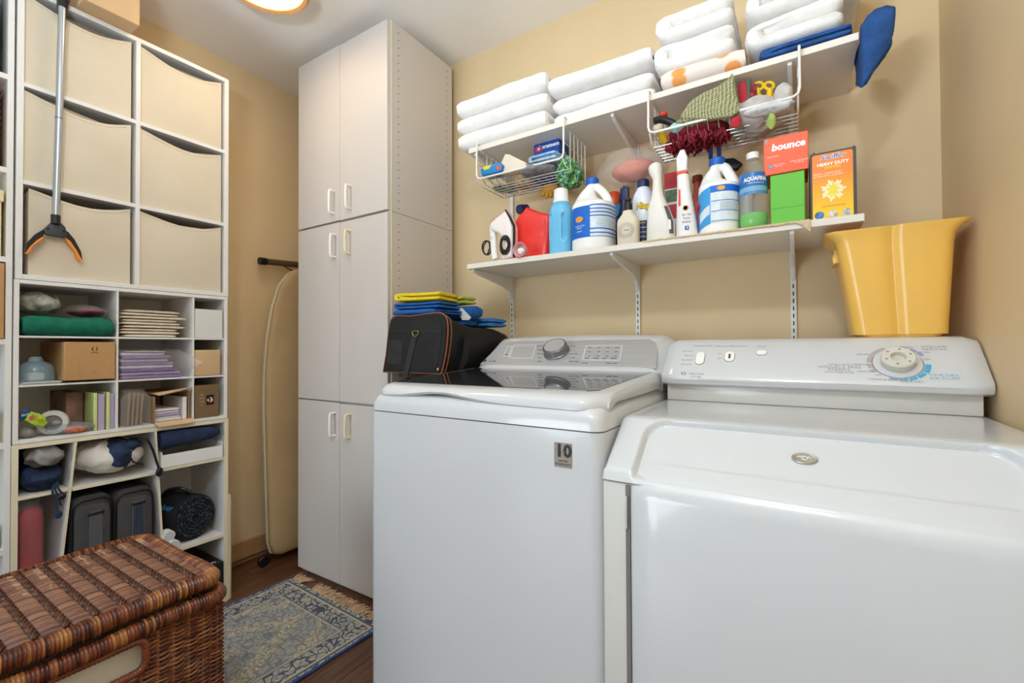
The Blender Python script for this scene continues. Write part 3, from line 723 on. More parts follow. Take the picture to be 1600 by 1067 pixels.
local(MB().box((-RW / 2 + .006, -RL / 2, 0.0005), (RW / 2 - .006, RL / 2, .008), .002, 1).build('pile', M_RUG, None, 0))
for s in (-1, 1):
    local(MB().tube([(s * (RW / 2 - .004), -RL / 2 + RL * i / 30, .005 + .001 * math.sin(i * 1.7)) for i in range(31)], .005, 8).build('binding', M_BIND, None))
fb = MB(); random.seed(3)
for i in range(260):
    x = -RW / 2 + .012 + (RW - .024) * random.random()
    if .085 < x + RW / 2 < .165: continue
    L_ = random.uniform(.036, .062); a = random.uniform(-.7, .7); c_ = random.uniform(-.02, .02)
    fb.tube([(x, RL / 2 - .002, .005), (x + a * L_ * .4, RL / 2 + L_ * .45, random.uniform(.004, .013)), (x + a * L_ + c_ * .3, RL / 2 + L_, .003)], [.0019, .0022, .0014], 4)
fo = fb.build('fringe', mat('rug_fringe', '#C9A987', .95, var=.1, vscale=60), None); local(fo); fo['kind'] = 'stuff'

# ------------------------------------------------------------------ wicker hamper
def wicker_mat(name, cols, rough=.38):
    m = mat(name, cols[0], rough, coat=.2); nt = m.node_tree; b = nt.nodes['Principled BSDF']
    g = nt.nodes.new('ShaderNodeNewGeometry'); r = nt.nodes.new('ShaderNodeValToRGB'); r.color_ramp.interpolation = 'CONSTANT'
    tc = nt.nodes.new('ShaderNodeTexCoord'); n = nt.nodes.new('ShaderNodeTexNoise'); n.inputs['Scale'].default_value = 22; n.inputs['Detail'].default_value = 4
    nt.links.new(tc.outputs['Object'], n.inputs['Vector'])
    ad = nt.nodes.new('ShaderNodeMath'); ad.operation = 'MULTIPLY_ADD'; nt.links.new(n.outputs['Fac'], ad.inputs[0]); ad.inputs[1].default_value = .9
    sb = nt.nodes.new('ShaderNodeMath'); sb.operation = 'MULTIPLY_ADD'; nt.links.new(g.outputs['Random Per Island'], sb.inputs[0]); sb.inputs[1].default_value = 1.0; sb.inputs[2].default_value = -.47
    nt.links.new(sb.outputs[0], ad.inputs[2])
    r.color_ramp.interpolation = 'LINEAR'
    el = r.color_ramp.elements
    while len(el) < len(cols): el.new(.5)
    for i, c in enumerate(cols): el[i].position = i / (len(cols) - 1); el[i].color = hexc(c)
    nt.links.new(ad.outputs[0], r.inputs['Fac']); nt.links.new(r.outputs['Color'], b.inputs['Base Color']); return m
M_WICK = wicker_mat('rattan_lid', ['#4E2B1C', '#714530', '#835640', '#94694F'])
M_WICKS = wicker_mat('rattan_side', ['#3A170E', '#5E2A18', '#743A20', '#9C6A3A'])
M_COIL = wicker_mat('rattan_wrap', ['#3E1A0F', '#65301A', '#7A4123', '#A06A34'], .3)
M_ROPE = wicker_mat('rattan_rope', ['#35190E', '#4C2917', '#5A3420', '#6E452C'])
HX0, HX1, HY0, HY1, HZ0, HZT = -1.672, -1.205, -.10, .578, .0115, .500
ham = thing('wicker_hamper', 'brown woven rattan hamper with hinged lid and cloth liner', 'hamper', ((HX0 + HX1) / 2, (HY0 + HY1) / 2, 0))
def coil_ring(x0, x1, y0, y1, z, r, rc_, pitch=.0062, zf=1.0):
    P = []; c = rrect((x0 + x1) / 2, (y0 + y1) / 2, (x1 - x0) / 2, (y1 - y0) / 2, rc_, 6); pts = [Vector((a, b, z)) for a, b in c]; out = []
    n = len(pts)
    for i in range(n):
        a, b = pts[i], pts[(i + 1) % n]; k_ = max(1, int((b - a).length / (pitch / 3)))
        for j in range(k_): out.append(a.lerp(b, j / k_))
    rad = [r * (1 + .075 * math.sin(i * 2 * math.pi / 3 + .3)) for i in range(len(out))]
    for i, p in enumerate(out):
        p.z += .003 * math.sin(p.y * 17) + .002 * math.sin(p.x * 23)
    return out, rad
lidw = MB().box((HX0 + .02, HY0 + .02, HZT - .034), (HX1 - .02, HY1 - .02, HZT - .014)).build('lid', mat('rattan_core', '#5A3220', .6, var=.1, vscale=30), ham, 0)
o_, r_ = coil_ring(HX0 + .019, HX1 - .019, HY0 + .019, HY1 - .019, HZT - .021, .0195, .03)
MB().tube(o_, r_, 10, True).build('wrapped_edge', M_COIL, lidw, 60)
ropes = [HY1 - .058 - i * .0448 for i in range(14)]
st = MB(); random.seed(5)
nst = 74
for i in range(nst):
    x = HX0 + .036 + (HX1 - HX0 - .072) * (i + .5) / nst
    pts = []
    y = HY1 - .03; ylist = [HY1 - .028]
    for q in ropes: ylist += [q + .017, q + .006, q - .006, q - .017]
    ylist += [HY0 + .03]
    for yy in ylist:
        near = min(abs(yy - q) for q in ropes)
        pts.append((x + random.uniform(-.0006, .0006), yy, HZT - .0105 + (.0010 if near > .012 else -.0012) + random.uniform(-.0005, .0005)))
    st.tube(pts, .0024, 5, cap=False)
tag(st.build('woven_reeds', M_WICK, lidw, 60), None, None, kind='stuff')
for q in ropes:
    b = MB()
    for ph in (0, math.pi):
        pts = []
        n = 150
        for i in range(n + 1):
            x = HX0 + .034 + (HX1 - HX0 - .068) * i / n; a = i / n * 2 * math.pi * 17 + ph
            pts.append((x, q + .0042 * math.cos(a), HZT - .0075 + .0036 * math.sin(a)))
        b.tube(pts, .0034, 5)
    b.build('twisted_rope', M_ROPE, lidw, 60)
o_, r_ = coil_ring(HX0 + .012, HX1 - .008, HY0 + .012, HY1 - .006, HZT - .063, .0175, .03)
MB().tube(o_, r_, 10, True).build('wrapped_rim', M_COIL, ham, 60)
zb0, zb1 = HZ0, HZT - .075
hole_y0, hole_y1, hole_z0, hole_z1 = .215, .410, .352, .412
def weave(fixed, axis, a0, a1, label):
    b = MB(); nz_ = 84; na = int((a1 - a0) / .0135)
    for j in range(nz_):
        z = zb0 + .005 + (zb1 - zb0 - .005) * j / nz_
        runs = [(0, na)]
        if axis == 'y' and hole_z0 - .004 < z < hole_z1 + .004:
            i0, i1 = int((hole_y0 - a0) / (a1 - a0) * na), int((hole_y1 - a0) / (a1 - a0) * na) + 1
            runs = [(0, i0), (i1, na)]
        for s, e in runs:
            pts = []
            for i in range(s, e + 1):
                v = a0 + (a1 - a0) * i / na; off = .0034 * math.sin(i * math.pi / 2 + (j % 2) * math.pi)
                zz = z + .0016 * math.sin(i * .9 + j * .3)
                pts.append((fixed + off, v, zz) if axis == 'y' else (v, fixed + off, zz))
            if len(pts) > 2: b.tube(pts, .0025, 5, cap=False)
    o = b.build('woven_strands', M_WICKS, ham, 60); o['kind'] = 'stuff'
weave(HX1 - .008, 'y', HY0 + .01, HY1 - .008, 0); weave(HY1 - .008, 'x', HX0 + .01, HX1 - .01, 1)
M_STAKE = wicker_mat('rattan_stake', ['#7A4A2A', '#9A6636', '#B5803F'])
for i in range(22):
    y = HY0 + .02 + (HY1 - HY0 - .04) * i / 21
    if hole_y0 - .004 < y < hole_y1 + .004:
        segs = [(zb0, hole_z0 - .003)]
    else: segs = [(zb0, zb1)]
    for s, e in segs: MB().tube([(HX1 - .009, y, s), (HX1 - .009, y, e)], .0038, 6).build('stake', M_STAKE, ham)
for lo, hi in (((HX0 + .004, HY0 + .01, zb0), (HX0 + .012, HY1 - .014, zb1)), ((HX0 + .012, HY0 + .006, zb0), (HX1 - .016, HY0 + .012, zb1)), ((HX0 + .012, HY0 + .012, zb0), (HX1 - .016, HY1 - .016, zb0 + .008))):
    MB().box(lo, hi).build('wall', M_WICKS, ham, 0)
hr = [(HX1 - .006, y, z) for y, z in rrect((hole_y0 + hole_y1) / 2, (hole_z0 + hole_z1) / 2, (hole_y1 - hole_y0) / 2 + .004, (hole_z1 - hole_z0) / 2 + .004, .02, 5)]
op = []
for i in range(len(hr)):
    a, b = Vector(hr[i]), Vector(hr[(i + 1) % len(hr)])
    k_ = max(1, int((b - a).length / .0025))
    for j in range(k_): op.append(a.lerp(b, j / k_))
MB().tube(op, [.0085 * (1 + .08 * math.sin(i * 2.1)) for i in range(len(op))], 8, True).build('handle_wrap', M_COIL, ham, 60)
ln = MB().box((HX0 + .03, HY0 + .03, .03), (HX1 - .030, HY1 - .03, .418), .02, 3); bmesh.ops.subdivide_edges(ln.bm, edges=ln.bm.edges[:], cuts=5, use_grid_fill=True)
lo_ = ln.build('cloth_liner', mat('liner_cotton', '#E7DFCE', .9, var=.04), ham, 60); crumple(lo_, .006, 14, 2)

# ------------------------------------------------------------------ reacher grabber hanging on the organizer
rg = thing('reacher_grabber', 'aluminium reacher grabber with black and orange jaws', 'grabber', (OX1 + .02, .445, 1.35))
GXp = OX1 + .018
p0, p1, pj_ = atx(97, 12, GXp), atx(92, 200, GXp), atx(87, 342, GXp)
M_ALU = mat('aluminium_tube', '#B7BABF', .3, metal=.8)
MB().tube([p0, p1, pj_], .0095, 14).build('pole', M_ALU, rg)
MB().tube([pj_ + Vector((0, 0, .012)), pj_ - Vector((0, 0, .016))], .0115, 14).build('collar', M_BLACK, rg)
MB().tube([p1 + Vector((0, 0, .03)), p1 + Vector((0, 0, .032))], .0098, 14).build('joint', M_BLACK, rg)
M_GRAPH = mat('graphite_plastic', '#3B3E43', .45); M_ORNG = mat('orange_rubber', '#E88A2C', .55)
Z2 = lambda px, py: atx(px, py, GXp)
hd = MB().prism([Z2(*p) for p in ((80, 347), (95, 347), (102, 354), (107, 368), (101, 372), (76, 368), (69, 364), (69, 357))], (-.012, 0, 0), .003, 2).build('head', M_GRAPH, rg)
for a in ((75, 357), (100, 361)):
    q = Z2(*a); MB().lathe([(0, 0), (.004, 0), (.0035, .002), (0, .002)], q, 12, Matrix.Rotation(math.pi / 2, 3, 'Y')).build('rivet', M_BLACK, hd)
for (o1, i1) in ((((70, 357), (55, 366), (42, 380), (38, 391), (41, 394), (49, 388), (55, 380), (68, 371)), ((70, 368), (66, 375), (55, 382), (50, 386), (50, 391), (43, 397), (40, 395), (47, 385), (58, 375))),
                 (((106, 361), (117, 374), (127, 393), (129, 405), (125, 407), (122, 398), (113, 386), (103, 371)), ((102, 371), (105, 378), (113, 388), (118, 394), (119, 401), (126, 409), (128, 406), (121, 393), (110, 377)))):
    j_ = MB().prism([Z2(*p) for p in o1], (-.014, 0, 0), .002, 1).build('jaw', M_BLACK, rg)
    MB().prism([Z2(*p) + Vector((.0015, 0, 0)) for p in i1], (-.017, 0, 0), .001, 1).build('grip_pad', M_ORNG, j_)
q = atx(99, 8, GXp)
MB().prism([atx(*p, GXp + .004) for p in ((88, -40), (112, -40), (113, -6), (108, 8), (105, 28), (93, 22), (91, 2))], (-.022, 0, 0), .004, 2).build('trigger_housing', M_BLACK, rg)
MB().tube([atx(102, -18, GXp + .004), atx(106, 1, GXp + .004)], .006, 8).build('trigger', mat('red_plastic', '#C9402E', .4), rg)

# ------------------------------------------------------------------ towels
def thick(path, t):
    n = len(path); L_, R_ = [], []
    for i in range(n):
        a, b = path[max(i - 1, 0)], path[min(i + 1, n - 1)]; dx, dz = b[0] - a[0], b[1] - a[1]; l = math.hypot(dx, dz) or 1
        tt = t / 2 * (1 if 0 < i < n - 1 else .55); nx, nz = -dz / l * tt, dx / l * tt
        L_.append((path[i][0] + nx, path[i][1] + nz)); R_.append((path[i][0] - nx, path[i][1] - nz))
    return L_ + R_[::-1]
def fold_path(a0, a1, z0, t, layers, start=1, shrink=.0):
    # centre line of a sheet folded back and forth: from a1 to a0 and back
    P = []; left = True
    for l in range(layers):
        z = z0 + t * (l + .5); lo, hi = a0 + t * .5 + shrink * l, a1 - t * .5 - shrink * l
        xs = [hi + (lo - hi) * i / 14 for i in range(15)]
        if l % 2: xs = xs[::-1]
        P += [(x, z) for x in xs]
        if l < layers - 1:
            s = -1 if l % 2 == 0 else 1; cx = (lo if s < 0 else hi)
            for k_ in (-75, -50, -25, 0, 25, 50, 75):
                a = math.radians(k_); P.append((cx + s * t * .5 * math.cos(a), z + t * .5 + t * .5 * math.sin(a)))
    return P
def towel(label, x0, x1, y0, y1, z0, h, layers, m, along='y', seed=0, group='folded white towels on the upper shelf', amp=.007, flip=False, name='folded_towel', sag=0, amp2=.0012):
    t = h / layers * .985; b = MB(); N = 26
    if along == 'y': ring_ = thick(fold_path(x0, x1, z0, t, layers), t * .995); s0, s1 = y0, y1
    else: ring_ = thick(fold_path(y0, y1, z0, t, layers), t * .995); s0, s1 = x0, x1
    if flip:
        c_ = (x0 + x1) if along == 'y' else (y0 + y1); ring_ = [(c_ - a, z) for a, z in ring_]
    ca = sum(a for a, _ in ring_) / len(ring_); secs = []
    for i in range(N + 1):
        u = i / N; s = s0 + (s1 - s0) * u; e = min(u, 1 - u) * abs(s1 - s0); k_ = 1 - .5 * max(0, 1 - e / .026) ** 2; w_ = 1 - .045 * max(0, 1 - e / .03) ** 2
        rr = []
        for a, z in ring_:
            l = min(layers - 1, max(0, int((z - z0) / t))); zc = z0 + t * (l + .5); zz = zc + (z - zc) * k_
            aa = ca + (a - ca) * w_
            dz = amp * noise.noise(Vector((aa * 5 + seed, s * 6, l * 3.7))) * (l + .4) * .6 - sag * max(0, (abs(aa - ca) * 2 / abs((x1 - x0) if along == 'y' else (y1 - y0))) ** 3)
            if l == 0 and z < zc: dz = 0
            rr.append((aa, s, zz + dz) if along == 'y' else (s, aa, zz + dz))
        secs.append(rr)
    o = b.loft(secs).build(name, m, None, 70, True)
    sd = Vector((seed * 1.7, seed * .9, seed * 2.9)); k1 = .009 if h > .04 else .003
    for v in o.data.vertices:
        f_ = noise.noise_vector((v.co + sd) * 7) * k1 + noise.noise_vector((v.co + sd) * 19) * k1 * .35
        hz = min(1, (v.co.z - z0) / (h + 1e-6)); v.co += Vector((f_.x * .8, f_.y * .35, f_.z * .7 * hz))
    o.data.update(); crumple(o, 0, 1, seed, amp2 * .7, 130)
    zmin = min(v.co.z for v in o.data.vertices)
    for v in o.data.vertices: v.co.z = max(v.co.z, z0 + .0005)
    return tag(o, label, 'towel', group)
ZS = UZB + .0195
G = 'folded white towels on the upper shelf'
y0t, y1t = UY0_ - .002, YB - .012
towel('bottom white bath towel of the stack nearest the cabinet', -1.145, -.752, y0t + .004, y1t, ZS, .066, 2, M_TERRYW, 'x', 1, G)
towel('middle white bath towel of the stack nearest the cabinet', -1.155, -.745, y0t + .002, y1t, ZS + .072, .056, 2, M_TERRYW, 'x', 2, G)
towel('top white bath towel of the stack nearest the cabinet', -1.150, -.750, y0t, y1t, ZS + .134, .068, 2, M_TERRYW, 'x', 3, G, .008)
towel('bottom white towel of the second stack from the cabinet', -.738, -.378, y0t + .004, y1t, ZS, .046, 1, M_TERRYW, 'x', 4, G)
towel('middle white towel of the second stack from the cabinet', -.736, -.380, y0t, y1t, ZS + .050, .046, 1, M_TERRYW, 'x', 5, G)
towel('top white towel of the second stack from the cabinet', -.736, -.378, y0t - .002, y1t, ZS + .100, .058, 2, M_TERRYW, 'x', 6, G, .006)
def floral():
    m = mat('floral_terry', '#F0E7DF', .95, bump=.35, bscale=420); nt = m.node_tree; b = nt.nodes['Principled BSDF']
    tc = nt.nodes.new('ShaderNodeTexCoord'); n = nt.nodes.new('ShaderNodeTexVoronoi'); n.inputs['Scale'].default_value = 13; nt.links.new(tc.outputs['Object'], n.inputs['Vector'])
    r = nt.nodes.new('ShaderNodeValToRGB'); r.color_ramp.elements[0].position = .26; r.color_ramp.elements[0].color = hexc('#F3A55C'); r.color_ramp.elements[1].position = .34; r.color_ramp.elements[1].color = hexc('#F0E3DA')
    nt.links.new(n.outputs['Distance'], r.inputs['Fac']); nt.links.new(r.outputs['Color'], b.inputs['Base Color']); return m
towel('white towel with orange flowers at the bottom of the third stack', -.346, -.118, y0t, y1t, ZS, .056, 2, floral(), 'x', 7, None)
towel('white towel with rolled left edge above the orange flowered towel', -.352, -.124, y0t, y1t, ZS + .062, .085, 2, M_TERRYW, 'y', 8, G, .008)
towel('white towel on top of the third stack from the cabinet', -.350, -.126, y0t, y1t, ZS + .154, .084, 2, M_TERRYW, 'y', 9, G, .008)
towel('navy blue towel lying flat under the white towels at shelf end', -.075, .136, y0t - .002, y1t, ZS, .032, 2, M_TERRYB, 'y', 10, 'blue towels on the upper shelf', .002)
towel('white towel with rolled left edge on the flat blue towel', -.096, .130, y0t, y1t, ZS + .037, .086, 2, M_TERRYW, 'y', 11, G, .008)
towel('white towel second from the top above the blue towels', -.100, .164, y0t, y1t, ZS + .130, .070, 2, M_TERRYW, 'y', 12, G, .006)
towel('topmost white towel of the stack above the blue towels', -.102, .166, y0t, y1t, ZS + .207, .068, 2, M_TERRYW, 'x', 13, G, .006)
# blue towel hanging over the end of the shelf
dr = [aty(*p, 1.418) for p in ((1343.5, 52), (1349, 36), (1358, 21), (1372, 11), (1388, 6), (1400, 8), (1402, 20), (1398, 45), (1390, 70), (1380, 92), (1367, 114), (1354, 132), (1347, 139), (1343.5, 138))]
sp_ = []
for a_, b_2 in zip(dr, dr[1:] + dr[:1]):
    for q_ in range(4): sp_.append(a_.lerp(b_2, q_ / 4))
for p in sp_: p.x = max(p.x, .1425)
dsec = []
for i in range(13):
    u = i / 12; y = 1.412 + .17 * u; e = min(u, 1 - u); k_ = 1 - .25 * max(0, 1 - e / .06) ** 2
    cxx = sum((p.x for p in sp_)) / len(sp_); czz = sum((p.z for p in sp_)) / len(sp_)
    dsec.append([(max(.1425, cxx + (p.x - cxx) * k_ + .004 * noise.noise(Vector((p.z * 30, y * 20, 3)))), y, (lambda z_: z_ + max(0, 1.835 - z_) * u * .6)(czz + (p.z - czz) * k_)) for p in sp_])
o = MB().loft(dsec).build('draped_towel', M_TERRYB, None, 70, True); crumple(o, .004, 14, 4, .001, 150)
for v in o.data.vertices: v.co.x = max(v.co.x, .1415)
tag(o, 'navy blue towel folded down over the right end of the upper shelf', 'towel', 'blue towels on the upper shelf')
# ------------------------------------------------------------------ things on the lower wall shelf
SH = SZ + .0195                    # resting height on the shelf
def cyl(px0, px1, y):
    a0, a1 = math.atan((px0 - 800) / FPX), math.atan((px1 - 800) / FPX); am = (a0 + a1) / 2 - YAW
    return y * math.tan(am), y / math.cos(am) * (a1 - a0) / 2
def zat(px, py, y): return aty(px, py, y).z
class Bottle:
    """Superellipse sections stacked up; prof = (z, half width, half depth, exponent, shift x, shift y)"""
    def __init__(self, x, y, z, prof, yaw=0): self.o = Vector((x, y, z)); self.p = prof; self.yaw = yaw
    def at(self, z):
        p = self.p
        if z <= p[0][0]: return p[0][1:]
        for a, b in zip(p, p[1:]):
            if a[0] <= z <= b[0]:
                t = (z - a[0]) / (b[0] - a[0] + 1e-9); return tuple(u + (v - u) * t for u, v in zip(a[1:], b[1:]))
        return p[-1][1:]
    def pt(self, z, a, off=0):
        rx_, ry_, n, sx, sy = self.at(z); c, s = math.cos(a), math.sin(a); e = 2 / n
        for (da, dw, dz0, dz1, dd) in getattr(self, 'dents', ()):
            q_ = abs((math.degrees(a) - da + 180) % 360 - 180) / dw; h_ = abs(z - (dz0 + dz1) / 2) / ((dz1 - dz0) / 2)
            if q_ < 1 and h_ < 1: off -= dd * min(1, (1 - q_) * 2.5) * min(1, (1 - h_) * 4)
        x = math.copysign(abs(c) ** e, c) * (rx_ + off) + sx; y = math.copysign(abs(s) ** e, s) * (ry_ + off) + sy
        q = Matrix.Rotation(self.yaw, 3, 'Z') @ Vector((x, y, 0)); return self.o + Vector((q.x, q.y, z))
    def body(self, name, m, parent, n=32):
        zs = [p[0] for p in self.p]
        if hasattr(self, 'dents'): zs = sorted(set(zs) | {zs[-1] * i / 40 for i in range(41)}); n = 72
        return MB().loft([[self.pt(z, 2 * math.pi * k / n) for k in range(n)] for z in zs]).build(name, m, parent, 50)
    def patch(self, z0, z1, a0, a1, m, parent, name='label', off=.0006, zfun=None):
        b = MB(); n = max(2, int(abs(a1 - a0) / 6)); zl = sorted({z0, z1} | {p[0] for p in self.p if z0 < p[0] < z1} | {z0 + (z1 - z0) * i / 4 for i in range(5)})
        rows = []
        for z in zl:
            rows.append([self.pt(z if zfun is None else zfun(z, i / n), math.radians(a0 + (a1 - a0) * i / n), off) for i in range(n + 1)])
        return b.loft(rows, False, False).build(name, m, parent, 50)
M_NAVYP = mat('navy_plastic', '#1F2A55', .35); M_BLUECAP = mat('blue_cap', '#1763C4', .35)
def std(z, r, n=2.0, ry=None, sx=0, sy=0): return (z, r, ry if ry else r, n, sx, sy)
LABELS = 'bottles and sprays on the lower shelf'
# steam iron standing on its heel
ir = thing('steam_iron', 'white steam iron standing on its heel at the left shelf end', 'iron', (aty(780, 400, 1.46).x, 1.46, SH))
def out(pts, y): return [aty(720 + a / 5.333, 240 + b / 5.333, y) for a, b in pts]
def floor_clip(ps, z=SH): return [Vector((p.x, p.y, max(p.z, z))) for p in ps]
MB().prism(floor_clip(out([(330, 880), (425, 860), (425, 600), (395, 520), (365, 470), (340, 490), (290, 530), (240, 575), (235, 610), (250, 640), (300, 660), (345, 700), (360, 780), (330, 840)], 1.422)), (0, .052, 0), .012, 3).build('body', mat('iron_white', '#F0E6E4', .3), ir, 40)
MB().tube(spline(floor_clip(out([(268, 600), (272, 680), (278, 780), (285, 850), (292, 880)], 1.445), SH + .014), 4, False), .0135, 12).build('handle', M_PLASTIC_W, ir)
MB().prism(floor_clip(out([(362, 465), (370, 464), (408, 525), (441, 590), (443, 606), (441, 860), (431, 862), (432, 606), (400, 535)], 1.4225)), (0, .012, 0), .002, 1).build('soleplate', M_BLACK, ir, 30)
MB().box((ir.location.x - .062, 1.438, SH), (ir.location.x + .02, 1.50, SH + .008), .003, 2).build('heel_rest', M_PLASTIC_W, ir)
c1_, c2_ = aty(758, 388, 1.44), aty(789, 384, 1.4185)
cd = []
for i in range(80):
    a = i * .39; q_ = i // 16
    cd.append((c2_.x + (.021 - .0016 * q_) * math.cos(a) + .003 * math.sin(q_ * 2.1), 1.4185 - .0012 * q_ + .0015 * math.sin(a * 2), max(SH + .004, c2_.z + .004 * math.cos(q_ * 1.7) + (.034 - .003 * q_) * math.sin(a))))
MB().tube(spline(cd, 3, False), .0029, 6).build('cord', M_BLACK, ir)
cd = [(c1_.x + .017 * math.cos(a) + .006 * (i // 14), 1.446 + .003 * math.sin(i * .8), max(SH + .004, c1_.z + .004 + .027 * math.sin(a) - .002 * (i // 14))) for i, a in enumerate([.45 * k for k in range(30)])]
MB().tube(spline(cd, 3, False), .0029, 6).build('cord', M_BLACK, ir)
text('S', .012, mat('iron_red_mark', '#7A2030', .4), ir, FRONT, aty(768, 372, 1.429)); text('steam', .008, M_GRAPH, ir, FRONT, aty(777.5, 342, 1.4295), shear=.3)
# red detergent jug
xr_, rr_ = cyl(800, 859, 1.50)
M_RED = mat('red_jug', '#EE3B33', .28, var=.02, coat=.2)
jug = thing('detergent_jug', 'bright red detergent jug with dark cap between iron and blue bottle', 'jug', (xr_, 1.52, SH), LABELS)
op_ = [(540, 436), (580, 455), (650, 480), (734, 500), (738, 560), (730, 700), (716, 872), (640, 876), (540, 880), (445, 884), (426, 800), (423, 650), (440, 570), (470, 505), (500, 470)]
ol = floor_clip(out(op_, 1.479))
MB().prism(ol, (0, .078, 0), .018, 4).build('body', M_RED, jug, 45)
MB().prism(floor_clip(out([(545, 500), (640, 505), (690, 530), (700, 640), (690, 690), (560, 690), (528, 640), (525, 560)], 1.4785)), (0, .006, 0), .005, 3).build('moulded_panel', M_RED, jug, 45)
ca, cb = aty(823, 326, 1.515), aty(814, 327, 1.486)
MB().tube([ca, cb, cb + (cb - ca) * .35], [.0165, .0185, .0175], 20).build('cap', M_NAVYP, jug)
# pink measuring cup in front
xc_, _ = cyl(800, 834, 1.425)
cup = thing('measuring_cup', 'translucent pink measuring cup lying in front of the red jug', 'cup', (xc_, 1.416, SH))
cc = Vector((xc_ + .004, 1.4095, SH + .0265)); CR = Matrix.Rotation(math.pi / 2, 3, 'X')
MB().lathe([(.020, -.014), (.0258, .0125), (.0268, .0135), (.0245, .0135), (.0185, -.011), (0, -.011), (0, -.014)], cc, 28, CR).build('cup_shell', mat('pink_plastic', '#EBC1C4', .25, alpha=.75), cup)
MB().ball(cc + Vector((0, -.002, -.003)), (.012, .005, .010), 14, 8, .003, 60, 2).build('inner_scoop', M_PLASTIC_W, cup)
# light blue softener bottle
xb_, rb_ = cyl(858, 898, 1.475)
M_LBLUE = mat('light_blue_bottle', '#6DBCE4', .3, var=.02)
zt = zat(880, 317, 1.475) - SH
bb = thing('softener_bottle', 'light blue softener bottle with white ribbed cap', 'bottle', (xb_, 1.475, SH), LABELS)
B = Bottle(xb_, 1.475, SH, [std(0, .037, 3), std(.004, .0395, 3), std(.02, .040, 3), std(.10, .0405, 3), std(zt - .045, .0405, 2.8), std(zt - .015, .036, 2.4), std(zt, .028, 2)], .1)
B.dents = [(-128, 13, .05, .15, .010), (-62, 14, .05, .15, .010)]
B.body('body', M_LBLUE, bb)
M_LBLUE2 = mat('light_blue_recess', '#5FAEDB', .3)
cz = SH + zt
nr = 40; sec = []
for z, r in ((0, .0285), (.010, .029), (.012, .026), (.046, .0245), (.050, .021)):
    sec.append([(xb_ + (r + (.0008 if (k % 2 and z > .011) else 0)) * math.cos(2 * math.pi * k / nr), 1.475 + (r + (.0008 if (k % 2 and z > .011) else 0)) * math.sin(2 * math.pi * k / nr), cz + z) for k in range(nr)])
MB().loft(sec).build('cap', M_PLASTIC_W, bb, 30)
# bleach jugs
M_JUG = mat('white_jug', '#F3F3F2', .32, var=.01); M_LBL = mat('label_blue', '#1769CF', .35); M_LBLW = mat('label_pale', '#DCE6EE', .4, var=.05, vscale=60); M_STR = mat('label_stripe', '#3E78BE', .4); M_ORG = mat('label_gold', '#E2A04A', .4); M_CYANL = mat('label_cyan', '#3C9FE0', .4)
M_GREYTX = mat('label_small_print', '#8FA9C4', .5); M_WPRINT = mat('white_print', '#FFFFFF', .4)
def bleach(px0, px1, ptop, y, label, mirror, wide):
    x, r = cyl(px0, px1, y); H_ = zat((px0 + px1) / 2, ptop, y) - SH - .004
    t = thing('bleach_jug', label, 'jug', (x, y, SH), LABELS)
    r = min(r, .0735); s = -1 if mirror else 1
    sh0 = H_ * .58
    B = Bottle(x, y, SH + .0005, [std(0, r * .90, 2.3), std(.006, r * .97, 2.3), std(.014, r, 2.3), std(sh0, r, 2.3), std(sh0 + .012, r * .985, 2.2), std(H_ * .66, r * .78, 2.1, sx=-s * r * .16), std(H_ * .74, r * .50, 2, sx=-s * r * .34), std(H_ * .82, r * .36, 2, sx=-s * r * .28), std(H_ * .87, r * .30, 2, sx=-s * r * .14), std(H_ * .90, .020, 2, sx=-s * r * .06)])
    B.body('body', M_JUG, t)
    nx = x - s * r * .06
    MB().lathe([(0, 0), (.0215, 0), (.0225, .002), (.0225, .020), (.020, .023), (0, .023)], (nx, y, SH + H_ - .023), 28).build('cap', M_BLUECAP, t)
    MB().lathe([(0, 0), (.019, 0), (.019, .02), (0, .02)], (nx, y, SH + H_ * .89), 24).build('neck', M_JUG, t)
    hp = [(nx + s * .004, y, SH + H_ * .90), (nx + s * .022, y, SH + H_ * .86), (x + s * r * .52, y, SH + H_ * .78), (x + s * r * .72, y, SH + H_ * .68), (x + s * r * .76, y, SH + H_ * .60), (x + s * r * .6, y, SH + H_ * .53)]
    MB().tube(spline(hp, 5, False), .0145, 12).build('handle', M_JUG, t)
    return t, B, x, y, r, H_, sh0
t, B, x, y, r, H_, sh0 = bleach(893, 966, 277, 1.492, 'white bleach jug with solid blue label beside the light blue bottle', False, 1)
fa = math.degrees(math.atan2(-y, -x))             # direction towards the camera
B.patch(.042, sh0 - .004, fa - 75, fa - 12, M_LBL, t, 'label_block'); B.patch(.042, sh0 - .004, fa - 12, fa + 78, M_LBLW, t, 'label_panel')
for f in (.0, .12, .25, .66, .77, .88, 1.0):
    z = .042 + (sh0 - .046) * f; B.patch(max(.042, z - .0022), z + .0022, fa - 12, fa + 78, M_STR if f in (.12, .77, .88, .66) else M_LBL, t, 'label_stripe', .0011)
def on_bottle(B, z, a, off=.001): return B.pt(z, math.radians(a), off)
def btext(B, s, size, m, parent, z, a, rad, **k):
    n = Vector((math.cos(math.radians(a)), math.sin(math.radians(a)), 0)); X = Vector((0, 0, 1)).cross(n); R = Matrix((X, Vector((0, 0, 1)), n)).transposed()
    return text(s, size, m, parent, R, on_bottle(B, z, a, .0013), bend=rad, **k)
q = fa - 37; n = Vector((math.cos(math.radians(q)), math.sin(math.radians(q)), 0)); R_ = Matrix((Vector((0, 0, 1)).cross(n), Vector((0, 0, 1)), n)).transposed()
MB().lathe([(0, 0), (1, 0), (1, .001), (0, .001)], on_bottle(B, .105, q, .0006), 24, R_ @ Matrix(((.016, 0, 0), (0, .010, 0), (0, 0, 1)))).build('label_medallion', M_ORG, t)
